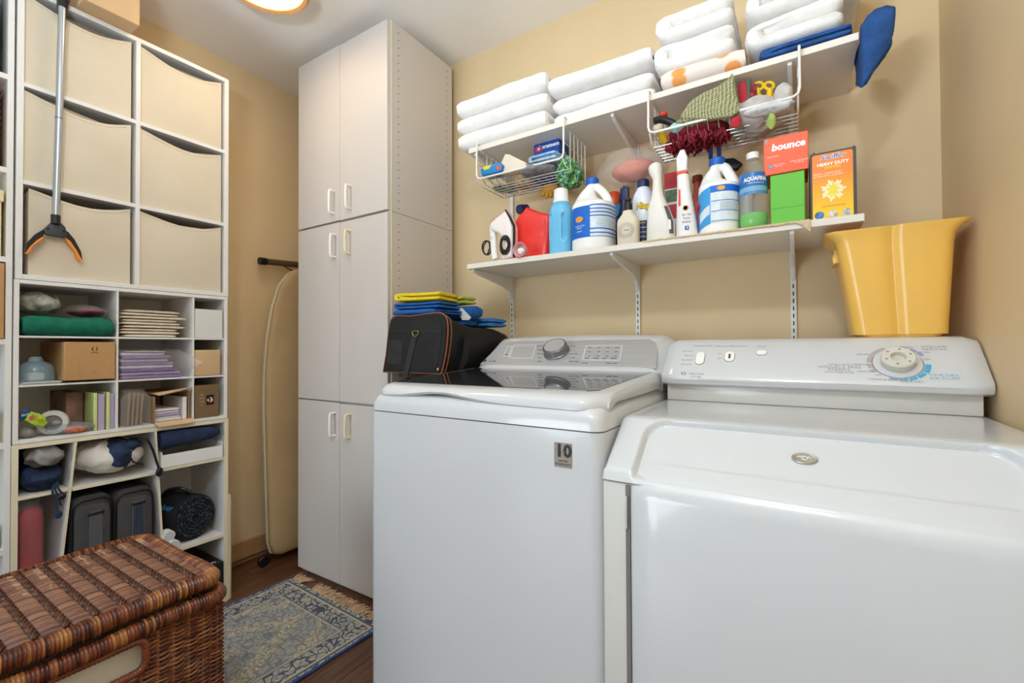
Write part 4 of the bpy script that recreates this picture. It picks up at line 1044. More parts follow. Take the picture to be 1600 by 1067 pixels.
btext(B, 'HE', .008, M_WPRINT, t, .105, q, .075, bold=.0004); btext(B, 'CONCENTRATED', .0052, M_WPRINT, t, .082, q, .075); btext(B, 'REGULAR', .0052, M_WPRINT, t, .075, q, .075); btext(B, 'BLEACH', .0058, M_WPRINT, t, .064, q, .075)
for i, f in enumerate((.33, .39, .45, .51, .57)):
    btext(B, ('to disinfect and whiten laundry', 'stain remover use with detergent', 'pour into dispenser and wash', 'kills bacteria and viruses', 'keep out of reach of children')[i], .0042, M_GREYTX, t, .042 + (sh0 - .046) * f, fa + 26, .075)
t, B, x, y, r, H_, sh0 = bleach(1094, 1158, 245, 1.478, 'white bleach jug with blue wave label beside the water bottle', False, 1)
fa = math.degrees(math.atan2(-y, -x))
B.patch(.030, sh0 + .002, fa - 80, fa - 20, M_CYANL, t, 'label_block', .0006, lambda z, u: z - .018 * (1 - u)); B.patch(.030, sh0 - .018, fa - 20, fa + 80, M_LBLW, t, 'label_panel'); B.patch(sh0 - .018, sh0 + .002, fa - 20, fa + 80, M_LBL, t, 'label_band')
B.patch(.034, .062, fa - 62, fa - 22, M_LBLW, t, 'label_cloth', .001, lambda z, u: z + .03 * u * (1 - .2 * u))
for f in (.05, .38, .72): B.patch(.030 + (sh0 - .05) * f, .030 + (sh0 - .05) * f + .0022, fa - 18, fa + 70, M_STR, t, 'label_stripe', .0011)
q = fa + 4; n = Vector((math.cos(math.radians(q)), math.sin(math.radians(q)), 0)); R_ = Matrix((Vector((0, 0, 1)).cross(n), Vector((0, 0, 1)), n)).transposed()
MB().lathe([(0, 0), (1, 0), (1, .001), (0, .001)], on_bottle(B, sh0 - .008, q, .0006), 20, R_ @ Matrix(((.011, 0, 0), (0, .0065, 0), (0, 0, 1)))).build('label_medallion', M_ORG, t)
q = fa - 74; n = Vector((math.cos(math.radians(q)), math.sin(math.radians(q)), 0)); R_ = Matrix((Vector((0, 0, 1)).cross(n), Vector((0, 0, 1)), n)).transposed()
MB().prism([on_bottle(B, sh0 - .05, q, .001) + R_ @ Vector(v) for v in ((-.016, 0, 0), (0, -.018, 0), (.016, 0, 0), (0, .018, 0))], n * .001).build('label_diamond', mat('label_red', '#C8283C', .4), t, 0)
for i, f in enumerate((.45, .52, .59, .66)): btext(B, 'disinfecting bleach directions', .0042, M_GREYTX, t, .030 + (sh0 - .05) * f, fa + 25, .07)
# generic round bottle / can
def round_bottle(name, label, px0, px1, ptop, y, m, prof, rmax=.05, cat='bottle'):
    x, r = cyl(px0, px1, y); r = min(r, rmax); H_ = zat((px0 + px1) / 2, ptop, y) - SH
    t = thing(name, label, cat, (x, y, SH), LABELS)
    B = Bottle(x, y, SH + .0005, [std(a * H_, b * r, c) for a, b, c in prof]); B.body('body', m, t); return t, B, x, y, r, H_
t, B, x, y, r, H_ = round_bottle('detergent_bottle', 'blue bottle with orange cap behind the first bleach jug', 947, 975, 291, 1.645, mat('sky_bottle', '#4FA3DE', .35), [(0, .92, 3), (.02, 1, 3), (.6, 1, 2.6), (.72, .8, 2.2), (.74, .7, 2)], .04)
MB().lathe([(0, 0), (.026, 0), (.026, .012), (.0225, .014), (.021, .045), (.019, .048), (0, .048)], (x, y, SH + .742 * H_), 24).build('cap', mat('orange_cap', '#F0572A', .35), t)
B.patch(.36 * H_, .56 * H_, 180, 330, mat('label_violet', '#3D4FA5', .4), t)
# beige dotted bottle
xb2, rb2 = cyl(966, 1001, 1.437)
t = thing('dotted_bottle', 'beige pump bottle printed with a ring of black dots', 'bottle', (xb2, 1.437, SH), LABELS)
zt2 = zat(984, 330, 1.437) - SH
B = Bottle(xb2, 1.437, SH + .0005, [std(0, rb2 * .93, 3.2, .022), std(.003, rb2 * .98, 3.2, .024), std(zt2 * .66, rb2, 3.2, .025), std(zt2 * .76, rb2 * .92, 3, .024), std(zt2 * .86, rb2 * .66, 2.6, .021), std(zt2 * .93, rb2 * .52, 2.3, .017), std(zt2, rb2 * .50, 2.1, .0165)])
B.body('body', mat('beige_plastic', '#DDD2BE', .45, var=.01), t)
random.seed(2); dts = MB(); cz_ = SH + zt2 * .40
for i in range(90):
    a = 2.399963 * i; rad = .010 + .0165 * math.sqrt(i / 90)
    if rad > .0265: continue
    dts.lathe([(0, 0), (.00095, 0), (.00095, .0006), (0, .0006)], (xb2 + rad * math.cos(a), 1.437 - .0252 + .0006 * (rad / .026) ** 4, cz_ + rad * .95 * math.sin(a)), 6, CR)
o = dts.build('printed_dots', M_BLACK, t, 0); o['kind'] = 'stuff'
text('love', .008, M_GRAPH, t, FRONT, (xb2 + .001, 1.437 - .0256, cz_ + .001), shear=.3)
MB().lathe([(0, 0), (.0135, 0), (.013, .022), (.009, .024), (.008, .034), (0, .034)], (xb2, 1.437, SH + zt2), 20).build('pump_collar', M_BLACK, t)
MB().box((xb2 - .009, 1.425, SH + zt2 + .033), (xb2 + .010, 1.449, SH + zt2 + .044), .004, 2).build('pump_head', M_BLACK, t)
# dark blue trigger bottle behind it
t, B, x, y, r, H_ = round_bottle('trigger_sprayer', 'dark navy spray bottle behind the dotted beige bottle', 963, 990, 291, 1.585, M_NAVYP, [(0, .95, 3), (.03, 1, 3), (.45, 1, 2.8), (.62, .6, 2.2), (.72, .42, 2), (.8, .4, 2)], .03)
MB().prism([(x - .016, y - .012, SH + H_ * .78), (x + .02, y - .012, SH + H_ * .78), (x + .018, y - .012, SH + H_ * .97), (x + .004, y - .012, SH + H_), (x - .010, y - .012, SH + H_ * .96)], (0, .024, 0), .004, 2).build('spray_head', M_NAVYP, t)
# starch spray can
t, B, x, y, r, H_ = round_bottle('starch_can', 'white spray starch can with navy cap and yellow lettering', 989, 1026, 294, 1.512, mat('can_white', '#E4E8F2', .3, var=.01), [(0, .97, 2), (.01, 1, 2), (.80, 1, 2), (.90, .86, 2), (.96, .62, 2), (1.0, .55, 2)], .036)
fa = math.degrees(math.atan2(-y, -x)); B.patch(.004, H_ * .42, fa - 100, fa + 100, M_NAVYP, t, 'label_band')
MB().lathe([(0, 0), (.0195, 0), (.0195, .028), (.0175, .031), (0, .031)], (x, y, SH + H_ - .004), 26).build('cap', M_NAVYP, t)
M_YEL = mat('yellow_print', '#F5D01E', .4)
btext(B, 'Niagara', .0285, M_BLACK, t, H_ * .66, fa + 16, .036, bold=.0018, sx=.8); o = btext(B, 'Niagara', .0285, M_YEL, t, H_ * .66, fa + 16, .0366, bold=.0006, sx=.8)
for v in o.data.vertices: v.co += Vector((math.cos(math.radians(fa)), math.sin(math.radians(fa)), 0)) * .0008
for i in range(5): btext(B, ('SPRAY', 'STARCH', 'EASY IRON', 'FRESH', 'LINEN')[i], .007, M_YEL if i in (0, 4) else M_WPRINT, t, H_ * (.38 - .075 * i), fa - 4, .036)
# yellow bottle and red/white box further back
t, B, x, y, r, H_ = round_bottle('yellow_bottle', 'small yellow capped bottle far back beside the starch can', 1018, 1031, 283, 1.655, mat('yellow_plastic', '#EBCB3A', .4), [(0, .95, 2.4), (.6, 1, 2.4), (.75, .8, 2), (.9, .55, 2), (1, .5, 2)], .02)
xa, _ = cyl(1044, 1062, 1.65); zt3 = zat(1052, 272, 1.65)
t = thing('red_carton', 'narrow red and white carton far back between the white sprays', 'box', (xa, 1.65, SH))
MB().box((xa - .022, 1.63, SH + .0005), (xa + .022, 1.67, zt3), .001, 1).build('carton', mat('carton_white', '#ECECE8', .5), t, 0)
for f0, f1 in ((.80, 1.0), (.42, .60)): MB().box((xa - .0222, 1.6292, SH + (zt3 - SH) * f0), (xa + .0222, 1.6302, SH + (zt3 - SH) * f1 - .0005)).build('red_band', mat('red_print', '#CE3037', .45), t, 0)
MB().box((xa - .02, 1.6290, SH + (zt3 - SH) * .63), (xa + .02, 1.6302, SH + (zt3 - SH) * .78)).build('picture', mat('carton_green', '#5F7A58', .5, var=.3, vscale=80), t, 0)
# blank white spray bottle with curved shoulder
xw, rw = cyl(1012, 1058, 1.452); zt4 = zat(1030, 256, 1.462) - SH
t = thing('white_spray_bottle', 'plain white spray bottle with dark side label', 'bottle', (xw, 1.452, SH), LABELS)
B = Bottle(xw, 1.452, SH + .0005, [std(0, rw * .93, 2.8, .03), std(.006, rw, 2.8, .033), std(zt4 * .22, rw * .97, 2.8, .033), std(zt4 * .42, rw * .74, 2.5, .029, -.008), std(zt4 * .58, rw * .42, 2.2, .021, -.010), std(zt4 * .70, rw * .33, 2, .017, -.010), std(zt4 * .80, rw * .32, 2, .016, -.011), std(zt4 * .88, rw * .46, 2, .020, -.016), std(zt4 * .94, rw * .48, 2, .021, -.017), std(zt4 * .98, rw * .40, 2, .017, -.016), std(zt4, rw * .22, 2, .010, -.014)])
B.body('body', mat('bone_plastic', '#EAE6DF', .4), t)
B.patch(zt4 * .07, zt4 * .42, -52, -22, mat('label_slate', '#5C5A63', .4), t, 'side_label', .0008, lambda z, u: z); B.patch(zt4 * .12, zt4 * .24, -56, -42, M_WPRINT, t, 'barcode', .0014)
# slim white spray with red collar
xs_, rs_ = cyl(1058, 1093, 1.45); zt5 = zat(1068, 236, 1.455) - SH
t = thing('stain_spray', 'slim white stain remover spray with orange collar', 'bottle', (xs_, 1.455, SH), LABELS)
B = Bottle(xs_, 1.455, SH + .0005, [std(0, rs_ * .94, 3, .023), std(.006, rs_, 3, .025), std(zt5 * .3, rs_ * .82, 3, .024, -.004), std(zt5 * .55, rs_ * .60, 2.6, .021, -.009), std(zt5 * .72, rs_ * .55, 2.4, .019, -.011)])
B.body('body', mat('spray_white', '#F0EEEE', .35), t)
MB().box((xs_ - .028, 1.438, SH + zt5 * .725), (xs_ + .004, 1.472, SH + zt5 * .755), .003, 2).build('collar', mat('orange_red', '#EE5030', .4), t)
MB().prism([(xs_ - .027, 1.438, SH + zt5 * .757), (xs_ + .003, 1.438, SH + zt5 * .757), (xs_ + .005, 1.438, SH + zt5 * .90), (xs_ - .004, 1.438, SH + zt5), (xs_ - .017, 1.438, SH + zt5), (xs_ - .028, 1.438, SH + zt5 * .92)], (0, .034, 0), .006, 3).build('spray_head', M_PLASTIC_W, t)
fa = math.degrees(math.atan2(-1.455, -xs_))
B.patch(zt5 * .36, zt5 * .55, fa - 42, fa - 24, mat('orange_red', '#EE5030', .4), t, 'accent', .0008)
for i, wd in enumerate(('For Tips', 'Tricks', '& More')): text(wd, .0078, M_NAVYP, t, FRONT, (xs_ + .003, 1.455 - .0262 - .0004, SH + zt5 * (.255 - .04 * i)))
MB().box((xs_ - .002, 1.4285, SH + zt5 * .085), (xs_ + .009, 1.4298, SH + zt5 * .13)).build('print_square', mat('print_blue', '#3556A8', .4), t, 0); text('f', .011, M_WPRINT, t, FRONT, (xs_ + .0045, 1.4283, SH + zt5 * .106), bold=.0004)
ring_ = MB().lathe([(.006, 0), (.0085, 0), (.0085, .0005), (.006, .0005), (.006, 0)], (xs_, 1.4302, SH + zt5 * .33), 18, CR); ring_.build('print_ring', M_ORG, t, 0)
# brown bottle behind
t, B, x, y, r, H_ = round_bottle('brown_bottle', 'red-brown bottle squeezed behind the slim stain spray', 1079, 1106, 284, 1.61, mat('red_brown_plastic', '#A5463A', .4), [(0, .95, 2.6), (.03, 1, 2.6), (.62, 1, 2.6), (.78, .7, 2.2), (.84, .5, 2), (1, .48, 2)], .032)
MB().lathe([(0, 0), (.017, 0), (.016, .02), (0, .02)], (x, y, SH + H_), 20).build('cap', mat('maroon_cap', '#7C2F2A', .4), t)
# black trigger sprayer behind the second bleach jug
t, B, x, y, r, H_ = round_bottle('black_trigger_sprayer', 'spray bottle with black trigger head behind the second bleach jug', 1120, 1158, 250, 1.612, mat('grey_bottle', '#C9CDD2', .3), [(0, .95, 2.6), (.03, 1, 2.6), (.5, 1, 2.6), (.66, .5, 2.2), (.74, .32, 2), (.8, .3, 2)], .04)
MB().tube([(x, y, SH + H_ * .78), (x, y, SH + H_ * .92)], .013, 14).build('trigger_neck', M_BLACK, t)
MB().prism([(x - .022, y - .014, SH + H_ * .90), (x + .030, y - .014, SH + H_ * .86), (x + .046, y - .014, SH + H_ * .92), (x + .022, y - .014, SH + H_ * 1.0), (x - .018, y - .014, SH + H_ * 1.02)], (0, .028, 0), .005, 2).build('trigger_head', M_BLACK, t)
t, B, x, y, r, H_ = round_bottle('coral_cap_bottle', 'white bottle with coral cap behind the water bottle', 1158, 1180, 270, 1.665, mat('coral_white', '#E9E9EA', .3), [(0, .95, 2.4), (.6, 1, 2.4), (.74, .9, 2.2), (.80, .8, 2)], .026)
MB().lathe([(0, 0), (.022, 0), (.021, .035), (0, .035)], (x, y, SH + H_ * .80), 20).build('cap', mat('coral_cap', '#EE6A50', .35), t)
# water bottle with green liquid
xq, rq = cyl(1157, 1203, 1.462); rq = min(rq, .0365); zt6 = zat(1178, 240, 1.462) - SH
t = thing('water_bottle', 'clear plastic water bottle holding green liquid', 'bottle', (xq, 1.462, SH), LABELS)
pr = [std(0, rq * .70), std(.004, rq * .82), std(.012, rq * .97), std(.03, rq), std(.045, rq * .97), std(.055, rq), std(.075, rq * .97), std(zt6 * .52, rq * .97), std(zt6 * .62, rq), std(zt6 * .72, rq * .97), std(zt6 * .80, rq * .75), std(zt6 * .86, rq * .48), std(zt6 * .90, rq * .36), std(zt6 * .93, rq * .36)]
B = Bottle(xq, 1.462, SH + .0005, pr); B.body('shell', mat('pet_clear', '#EAF4F2', .06, alpha=.10, spec=1), t)
Bi = Bottle(xq, 1.462, SH + .0015, [(p[0] + .001,) + tuple(v - .0015 for v in p[1:3]) + p[3:] for p in pr if p[0] < .046]); Bi.body('green_liquid', mat('green_soap', '#6CC657', .1, alpha=.9), t)
MB().lathe([(0, 0), (.0165, 0), (.0165, .016), (.015, .018), (0, .018)], (xq, 1.462, SH + zt6 * .925), 24).build('cap', M_PLASTIC_W, t)
fa = math.degrees(math.atan2(-1.462, -xq)); z0_, z1_ = zt6 * .44, zt6 * .71
B.patch(z0_ + (z1_ - z0_) * .36, z1_, fa - 95, fa + 95, mat('water_label_blue', '#2B73B9', .3), t, 'label'); B.patch(z0_ + (z1_ - z0_) * .14, z0_ + (z1_ - z0_) * .36, fa - 95, fa + 95, mat('water_label_teal', '#7FB3CE', .3), t, 'label_lower'); B.patch(z0_, z0_ + (z1_ - z0_) * .14, fa - 95, fa + 95, mat('water_label_sky', '#4E8FC6', .3), t, 'label_edge')
btext(B, 'AQUAFINA', .0158, M_WPRINT, t, z0_ + (z1_ - z0_) * .68, fa + 10, rq, bold=.0005, sx=.8); btext(B, 'purified drinking water', .0048, M_WPRINT, t, z0_ + (z1_ - z0_) * .50, fa + 12, rq)
# green box with the orange box on it
gx0, gx1 = -.060, .021; gzt = zat(1230, 268, 1.45)
gz1 = SH + .147
t = thing('green_box', 'plain bright green carton under the orange dryer sheet box', 'box', ((gx0 + gx1) / 2, 1.50, SH))
MB().box((gx0, 1.448, SH + .0005), (gx1, 1.585, gz1), .0015, 1).build('carton', mat('green_card', '#68C23C', .5, var=.02), t, 0)
MB().box((gx0 + .001, 1.4474, SH + .052), (gx1 - .001, 1.4479, SH + .0532)).build('flap_crease', mat('green_crease', '#58A834', .5), t, 0)
ox0, ox1, oz1 = -.075, .030, gz1 + .104
t = thing('dryer_sheet_box', 'orange dryer sheet box standing on the green carton', 'box', ((ox0 + ox1) / 2, 1.50, gz1))
M_ORB = mat('orange_card', '#F4602F', .42, var=.02)
MB().box((ox0, 1.444, gz1 + .0008), (ox1, 1.572, oz1), .0015, 1).build('carton', M_ORB, t, 0)
xm_ = (ox0 + ox1) / 2
text('bounce', .0265, M_WPRINT, t, FRONT, (xm_ + .006, 1.4436, gz1 + .074), bold=.0011, shear=.12)
MB().box((ox0 + .004, 1.4432, gz1 + .089), (ox0 + .011, 1.4442, gz1 + .097)).build('print_icon', mat('print_lilac', '#A7B4DC', .4), t, 0); text('P&G', .004, M_NAVYP, t, FRONT, (ox0 + .0075, 1.4430, gz1 + .093))
text('outdoor fresh', .005, M_WPRINT, t, FRONT, (ox0 + .022, 1.4436, gz1 + .050)); 
MB().lathe([(0, 0), (.0055, 0), (.0055, .0006), (0, .0006)], (ox0 + .017, 1.4442, gz1 + .023), 18, CR).build('print_disc', mat('print_blue_disc', '#4C86C8', .4), t, 0); text('105', .0045, M_WPRINT, t, FRONT, (ox0 + .017, 1.4434, gz1 + .023))
text('fewer wrinkles\nless static', .0046, M_WPRINT, t, FRONT, (ox0 + .037, 1.4436, gz1 + .024)); text('SHEETS 105 FEUILLES\n16 x 22 cm', .0046, M_WPRINT, t, FRONT, (ox1 - .021, 1.4436, gz1 + .025))
# duster box, opened at the top
sx0, sx1 = aty(1266, 300, 1.44).x, aty(1339, 300, 1.44).x; szt = zat(1300, 235, 1.44)
M_DGREY = mat('dark_carton', '#4A4644', .5)
def grad():
    m = mat('duster_print', '#F58A20', .4); nt = m.node_tree; b = nt.nodes['Principled BSDF']; tc = nt.nodes.new('ShaderNodeTexCoord'); sp = nt.nodes.new('ShaderNodeSeparateXYZ'); mr = nt.nodes.new('ShaderNodeMapRange'); r = nt.nodes.new('ShaderNodeValToRGB')
    nt.links.new(tc.outputs['Generated'], sp.inputs[0]); nt.links.new(sp.outputs['Z'], r.inputs['Fac'])
    r.color_ramp.elements[0].color = hexc('#F9CF1B'); r.color_ramp.elements[0].position = .1; r.color_ramp.elements[1].color = hexc('#F4862A'); r.color_ramp.elements[1].position = .75
    nt.links.new(r.outputs['Color'], b.inputs['Base Color']); return m
t = thing('duster_box', 'orange and yellow duster refill box with open top flaps', 'box', ((sx0 + sx1) / 2, 1.49, SH))
bz = SH + .0005
cb_ = MB()
for lo, hi in (((sx0, 1.442, bz), (sx1, 1.444, szt)), ((sx0, 1.550, bz), (sx1, 1.552, szt)), ((sx0, 1.444, bz), (sx0 + .002, 1.550, szt)), ((sx1 - .002, 1.444, bz), (sx1, 1.550, szt)), ((sx0 + .002, 1.444, bz), (sx1 - .002, 1.550, bz + .002))): cb_.box(lo, hi)
cb_.build('carton', M_DGREY, t, 0)
MB().prism([(sx0 + .003, 1.5505, szt), (sx1 - .006, 1.5505, szt), (sx1 - .014, 1.562, szt + .030), (sx0 + .05, 1.562, szt + .022), (sx0 + .045, 1.562, szt + .028), (sx0 + .03, 1.560, szt + .018)], (0, .0012, 0)).build('back_flap', M_CARDIN, t, 0)
MB().prism([(sx1 - .0015, 1.446, szt), (sx1 - .0015, 1.548, szt), (sx1 - .003, 1.54, szt + .020), (sx1 - .003, 1.47, szt + .014)], (.0012, 0, 0)).build('side_flap', M_CARDIN, t, 0)
MB().prism([(sx0 + .0015, 1.446, szt), (sx0 + .0015, 1.548, szt), (sx0 + .012, 1.545, szt + .016), (sx0 + .012, 1.46, szt + .010)], (-.0012, 0, 0)).build('side_flap', M_CARDIN, t, 0)
pp = MB().prism([(x_, 1.4418, z_) for x_, z_ in rrect((sx0 + sx1) / 2 - .001, (bz + szt) / 2 - .002, (sx1 - sx0) / 2 - .006, (szt - bz) / 2 - .003, .005, 3)], (0, -.0007, 0)).build('front_print', grad(), t, 0)
sm, sh_ = (sx0 + sx1) / 2, szt - bz
text('Swiffer', .0195, M_WPRINT, t, FRONT, (sm, 1.4408, bz + sh_ * .915), bold=.0008, shear=.25); text('Swiffer', .0195, mat('logo_blue', '#31549F', .4), t, FRONT, (sm, 1.4404, bz + sh_ * .915), shear=.25)
text('HEAVY DUTY', .0112, M_WPRINT, t, FRONT, (sm, 1.4408, bz + sh_ * .815), bold=.0004); text('DUSTERS', .0085, M_YEL, t, FRONT, (sm, 1.4408, bz + sh_ * .765), bold=.0003)
text('TRAPS + LOCKS DUST', .0062, M_WPRINT, t, FRONT, (sm - .012, 1.4408, bz + sh_ * .685)); text('3X MORE DUST & ALLERGENS', .0048, M_WPRINT, t, FRONT, (sm - .01, 1.4408, bz + sh_ * .65)); text('6 DUSTERS REFILLS', .006, mat('orange_print', '#E57A1E', .4), t, FRONT, (sm, 1.4408, bz + sh_ * .205))
M_PET = mat('print_petal', '#FBF1C0', .5); M_PETY = mat('print_petal_yellow', '#F7E04A', .5)
fc = Vector((sm, 1.4409, bz + sh_ * .43)); pt_ = MB()
random.seed(4)
sz_ = []
for i in range(72):
    a = 2 * math.pi * i / 72; rr = .030 * (.80 + .14 * math.sin(7 * a + 1) + .10 * math.sin(17 * a)); sz_.append(fc + Vector((rr * math.cos(a) * .95, 0, rr * math.sin(a))))
MB().prism(sz_, (0, -.0003, 0)).build('printed_duster', M_PET, t, 0)
sz_ = [fc + Vector((r_ * math.cos(a), -.0004, r_ * 1.5 * math.sin(a))) for a, r_ in [(2 * math.pi * i / 48, .014 * (.8 + .25 * math.sin(9 * 2 * math.pi * i / 48))) for i in range(48)]]
MB().prism(sz_, (0, -.0003, 0)).build('printed_duster_centre', M_PETY, t, 0)
for i, c_ in enumerate(('#4E7FC0', '#D9D3C2', '#CFCBBE')):
    MB().lathe([(0, 0), (.0105, 0), (.0105, .0004), (0, .0004)], (sm - .030 + .029 * i, 1.4410, bz + sh_ * .085), 24, CR).build('printed_vignette', mat('vignette_%d' % i, c_, .5, var=.3, vscale=90), t, 0)
# shelf liner hanging over the front edge
lm = MB(); rows = []
lxa, lxb = aty(1003, 375, SY0).x, aty(1266, 345, SY0).x; random.seed(9)
for i in range(90):
    u = i / 89; x = lxa + (lxb - lxa) * u; w_ = .0012 * math.sin(i * 1.9) + .0016 * noise.noise(Vector((x * 30, 0, 0))); k_ = max(0, (u - .93) / .07)
    dz = .003 + .003 * u + .028 * k_ ** 1.5 + w_
    ins = .012 * (1 - u)
    rows.append([(x, SY0 + .03, SH), (x, SY0 + .004, SH + .0008), (x, SY0 - .0025 + ins * .3, SH - .0005), (x, SY0 - .0045 + ins * .3, SH - dz), (x, SY0 - .0065 + ins * .3, SH - dz + .001), (x, SY0 - .0055 + ins * .3, SH + .001), (x, SY0 + .004, SH + .0026), (x, SY0 + .03, SH + .0016)])
o = MB().loft(rows).build('shelf_liner', mat('liner_mesh', '#DCC7A3', .9, bump=.8, bscale=300, var=.08, vscale=120), None, 60, True)
tag(o, 'beige non-slip shelf liner strip hanging over the lower shelf edge', 'liner')

# ------------------------------------------------------------------ yellow plastic bin on the dryer console
M_YB = mat('amber_plastic', '#EDBB58', .3, var=.02, coat=.25)
yb = thing('yellow_bin', 'yellow plastic bin with flared lip on the dryer console', 'bin', (.21, 1.5, 1.0665))
def bring(u, z, fl=0):
    x0 = .122 - .036 * u - fl * .9; x1 = .302 + .010 * u + fl * 1.05; yf = 1.432 - .02 * u - fl * .15; yb_2 = 1.60 + .02 * u + fl * .3
    cxm = (x0 + x1) / 2; r = .026
    base = rrect(cxm, (yf + yb_2) / 2, (x1 - x0) / 2, (yb_2 - yf) / 2, r, 5)
    pts = []
    for i, (a, b) in enumerate(base):
        pts.append((a, b, z))
    # front seam: V groove between the last two corner groups
    n = len(pts); fx = (x0 + x1) / 2 - .004
    fr_ = [(fx - .030, yf + .001, z), (fx - .008, yf + .003, z), (fx - .0015, yf + .009, z), (fx + .0015, yf + .009, z), (fx + .010, yf + .001, z), (fx + .022, yf - .001, z)]
    return pts[:18] + fr_ + pts[18:]
bz0 = 1.0668
secs = [bring(0, bz0 + .006), bring(0.02, bz0 + .012)] + [bring(i / 10, bz0 + .012 + .235 * i / 10) for i in range(1, 10)] + [bring(.92, bz0 + .243, .004), bring(.96, bz0 + .256, .014), bring(1.0, bz0 + .266, .026), bring(1.0, bz0 + .269, .027), bring(.98, bz0 + .262, .012)] + [bring(1 - i / 6 * .95, bz0 + .250 - .22 * i / 6, -.0035) for i in range(0, 7)]
MB().loft(secs).build('tub', M_YB, yb, 50, True)
MB().loft([[(p[0], p[1], bz0) for p in bring(-.15, 0, -.01)], [(p[0], p[1], bz0 + .008) for p in bring(-.12, 0, -.008)]]).build('foot_ring', M_YB, yb, 50)
hl = [aty(*p, 1.475) for p in ((1316, 366), (1308, 376), (1300, 404), (1302, 413), (1311, 410), (1319, 424), (1330, 424), (1330, 370))]
MB().prism(hl, (0, .085, 0), .004, 2).build('grip_lip', M_YB, yb, 40)

# ------------------------------------------------------------------ pet carrier in the gap beside the washer, and cleaning cloths
stand = thing('side_stand', 'dark wooden stand hidden between cabinet and washer under the carrier', 'stand', (-1.2, 1.4, 0))
M_PINE = wood('stand_pine', '#4A3626', '#33241A')
MB().box((-1.33, 1.27, .930), (-1.05, 1.64, .9475), .002, 1).build('top_board', M_PINE, stand, 0)
for sx in (-1.32, -1.08):
    for sy in (1.285, 1.605): MB().box((sx, sy, 0), (sx + .02, sy + .02, .930)).build('leg', M_PINE, stand, 0)
M_MESH = mat('black_nylon', '#111113', .6, var=.2, vscale=12, bump=.3, bscale=300); M_NET = mat('mesh_window', '#2B2A28', .7, var=.35, vscale=220); M_PIPE = mat('tan_piping', '#8A5136', .5)
car = thing('pet_carrier', 'soft black pet carrier with tan piping beside the washer', 'pet carrier', (-1.2, 1.4, .952))
YC0, YC1 = 1.214, 1.62
fo_ = [aty(*p, YC0) for p in ((600, 590), (598, 580), (602, 555), (606, 520), (610, 500), (618, 493), (640, 493), (662, 490), (683, 488), (692, 491), (697, 500), (698, 520), (695, 550), (690, 575), (686, 592), (675, 594), (640, 594), (612, 594))]
for p in fo_: p.x = min(p.x, -1.026); p.z = max(p.z, .9535)
fo_ = spline(fo_, 3)
for p in fo_: p.z = max(p.z, .9535); p.x = min(p.x, -1.0255)
def cring(u, k=1.0):
    y = YC0 + (YC1 - YC0) * u; drop = .075 * u ** .8 * (1 + .25 * math.sin(u * 6))
    cx_, cz_ = -1.185, 1.05
    out_ = []
    for p in fo_:
        h_ = (p.z - .9535) / .21
        out_.append((min(-1.0255, cx_ + (p.x - cx_) * k), y, max(.9535, cz_ + (p.z - cz_) * k - drop * max(0, h_))))
    return out_
MB().loft([cring(0, .97)] + [cring(.02 + .96 * i / 10) for i in range(11)] + [cring(1, .95)]).build('body', M_MESH, car, 45)
for u in (.015, .06, .97):
    MB().tube([(p[0], p[1] - .001, p[2]) for p in cring(u, 1.008)], .0028, 6, True).build('piping', M_PIPE, car)
ev = [Vector((-1.185 + (p.x + 1.185) * .84, YC0 - .0015, 1.05 + (p.z - 1.05) * .84)) for p in fo_]
ep = MB().prism(ev, (0, .004, 0)).build('end_panel', mat('end_panel_black', '#141416', .55, var=.3, vscale=16), car, 0)
MB().prism([aty(*p, YC0 - .002) for p in ((607, 530), (630, 533), (626, 570), (604, 568))], (0, .001, 0)).build('mesh_window', M_NET, ep, 0)
w0, w1 = aty(648, 522, YC0 - .004), aty(632, 590, YC0 - .004); wv = Vector((.014, 0, .002))
MB().prism([w0 - wv, w0 + wv, w1 + wv, w1 - wv], (0, .0025, 0), .0008, 1).build('strap', mat('webbing', '#2C2C2E', .7, bump=.4, bscale=400), ep, 0)
MB().prism([aty(*p, YC0 - .0035) for p in ((610, 515), (690, 516), (690, 519), (610, 518))], (0, .0025, 0)).build('seam_band', mat('webbing2', '#242426', .7), ep, 0)
dcn = aty(649, 519, YC0 - .007); M_BRASS = mat('brass', '#C9B183', .25, metal=.9)
MB().tube([dcn + Vector((.015 * math.cos(a), 0, .015 * math.sin(a) * (1 if math.sin(a) < 0 else .3))) for a in [2 * math.pi * i / 20 for i in range(20)]], .0021, 6, True).build('d_ring', M_BRASS, ep)
zz = aty(686, 577, YC0 + .003); MB().ball((zz.x, YC0 - .004, zz.z), (.005, .003, .006), 10, 6).build('zipper_pull', M_BRASS, car)
MB().prism([(-1.0265, 1.30, 1.085), (-1.0265, 1.335, 1.085), (-1.0265, 1.32, 1.00), (-1.0265, 1.285, .965), (-1.0265, 1.265, .965), (-1.0265, 1.29, 1.01)], (.002, 0, 0)).build('side_strap', M_MESH, car, 0)
MB().prism([(-1.0265, 1.55, 1.065), (-1.0265, 1.60, 1.068), (-1.0265, 1.60, 1.045), (-1.0265, 1.55, 1.035)], (.0025, 0, 0)).build('tan_tab', M_PIPE, car, 0)
def ctop(u): return max(p[2] for p in cring(u))
M_YC = mat('yellow_microfibre', '#E8CF2E', .95, var=.06, vscale=40, bump=.4, bscale=500); M_BC = mat('blue_microfibre', '#1F5FA8', .95, var=.1, vscale=40, bump=.4, bscale=500); M_LBC = mat('sky_microfibre', '#3E82CC', .95, var=.08, vscale=40, bump=.4, bscale=500); M_GC = mat('lime_microfibre', '#B9BE55', .95, var=.08, vscale=40, bump=.4, bscale=500)
CG = 'microfibre cloths piled on the pet carrier'
ct = ctop(.02) + .003
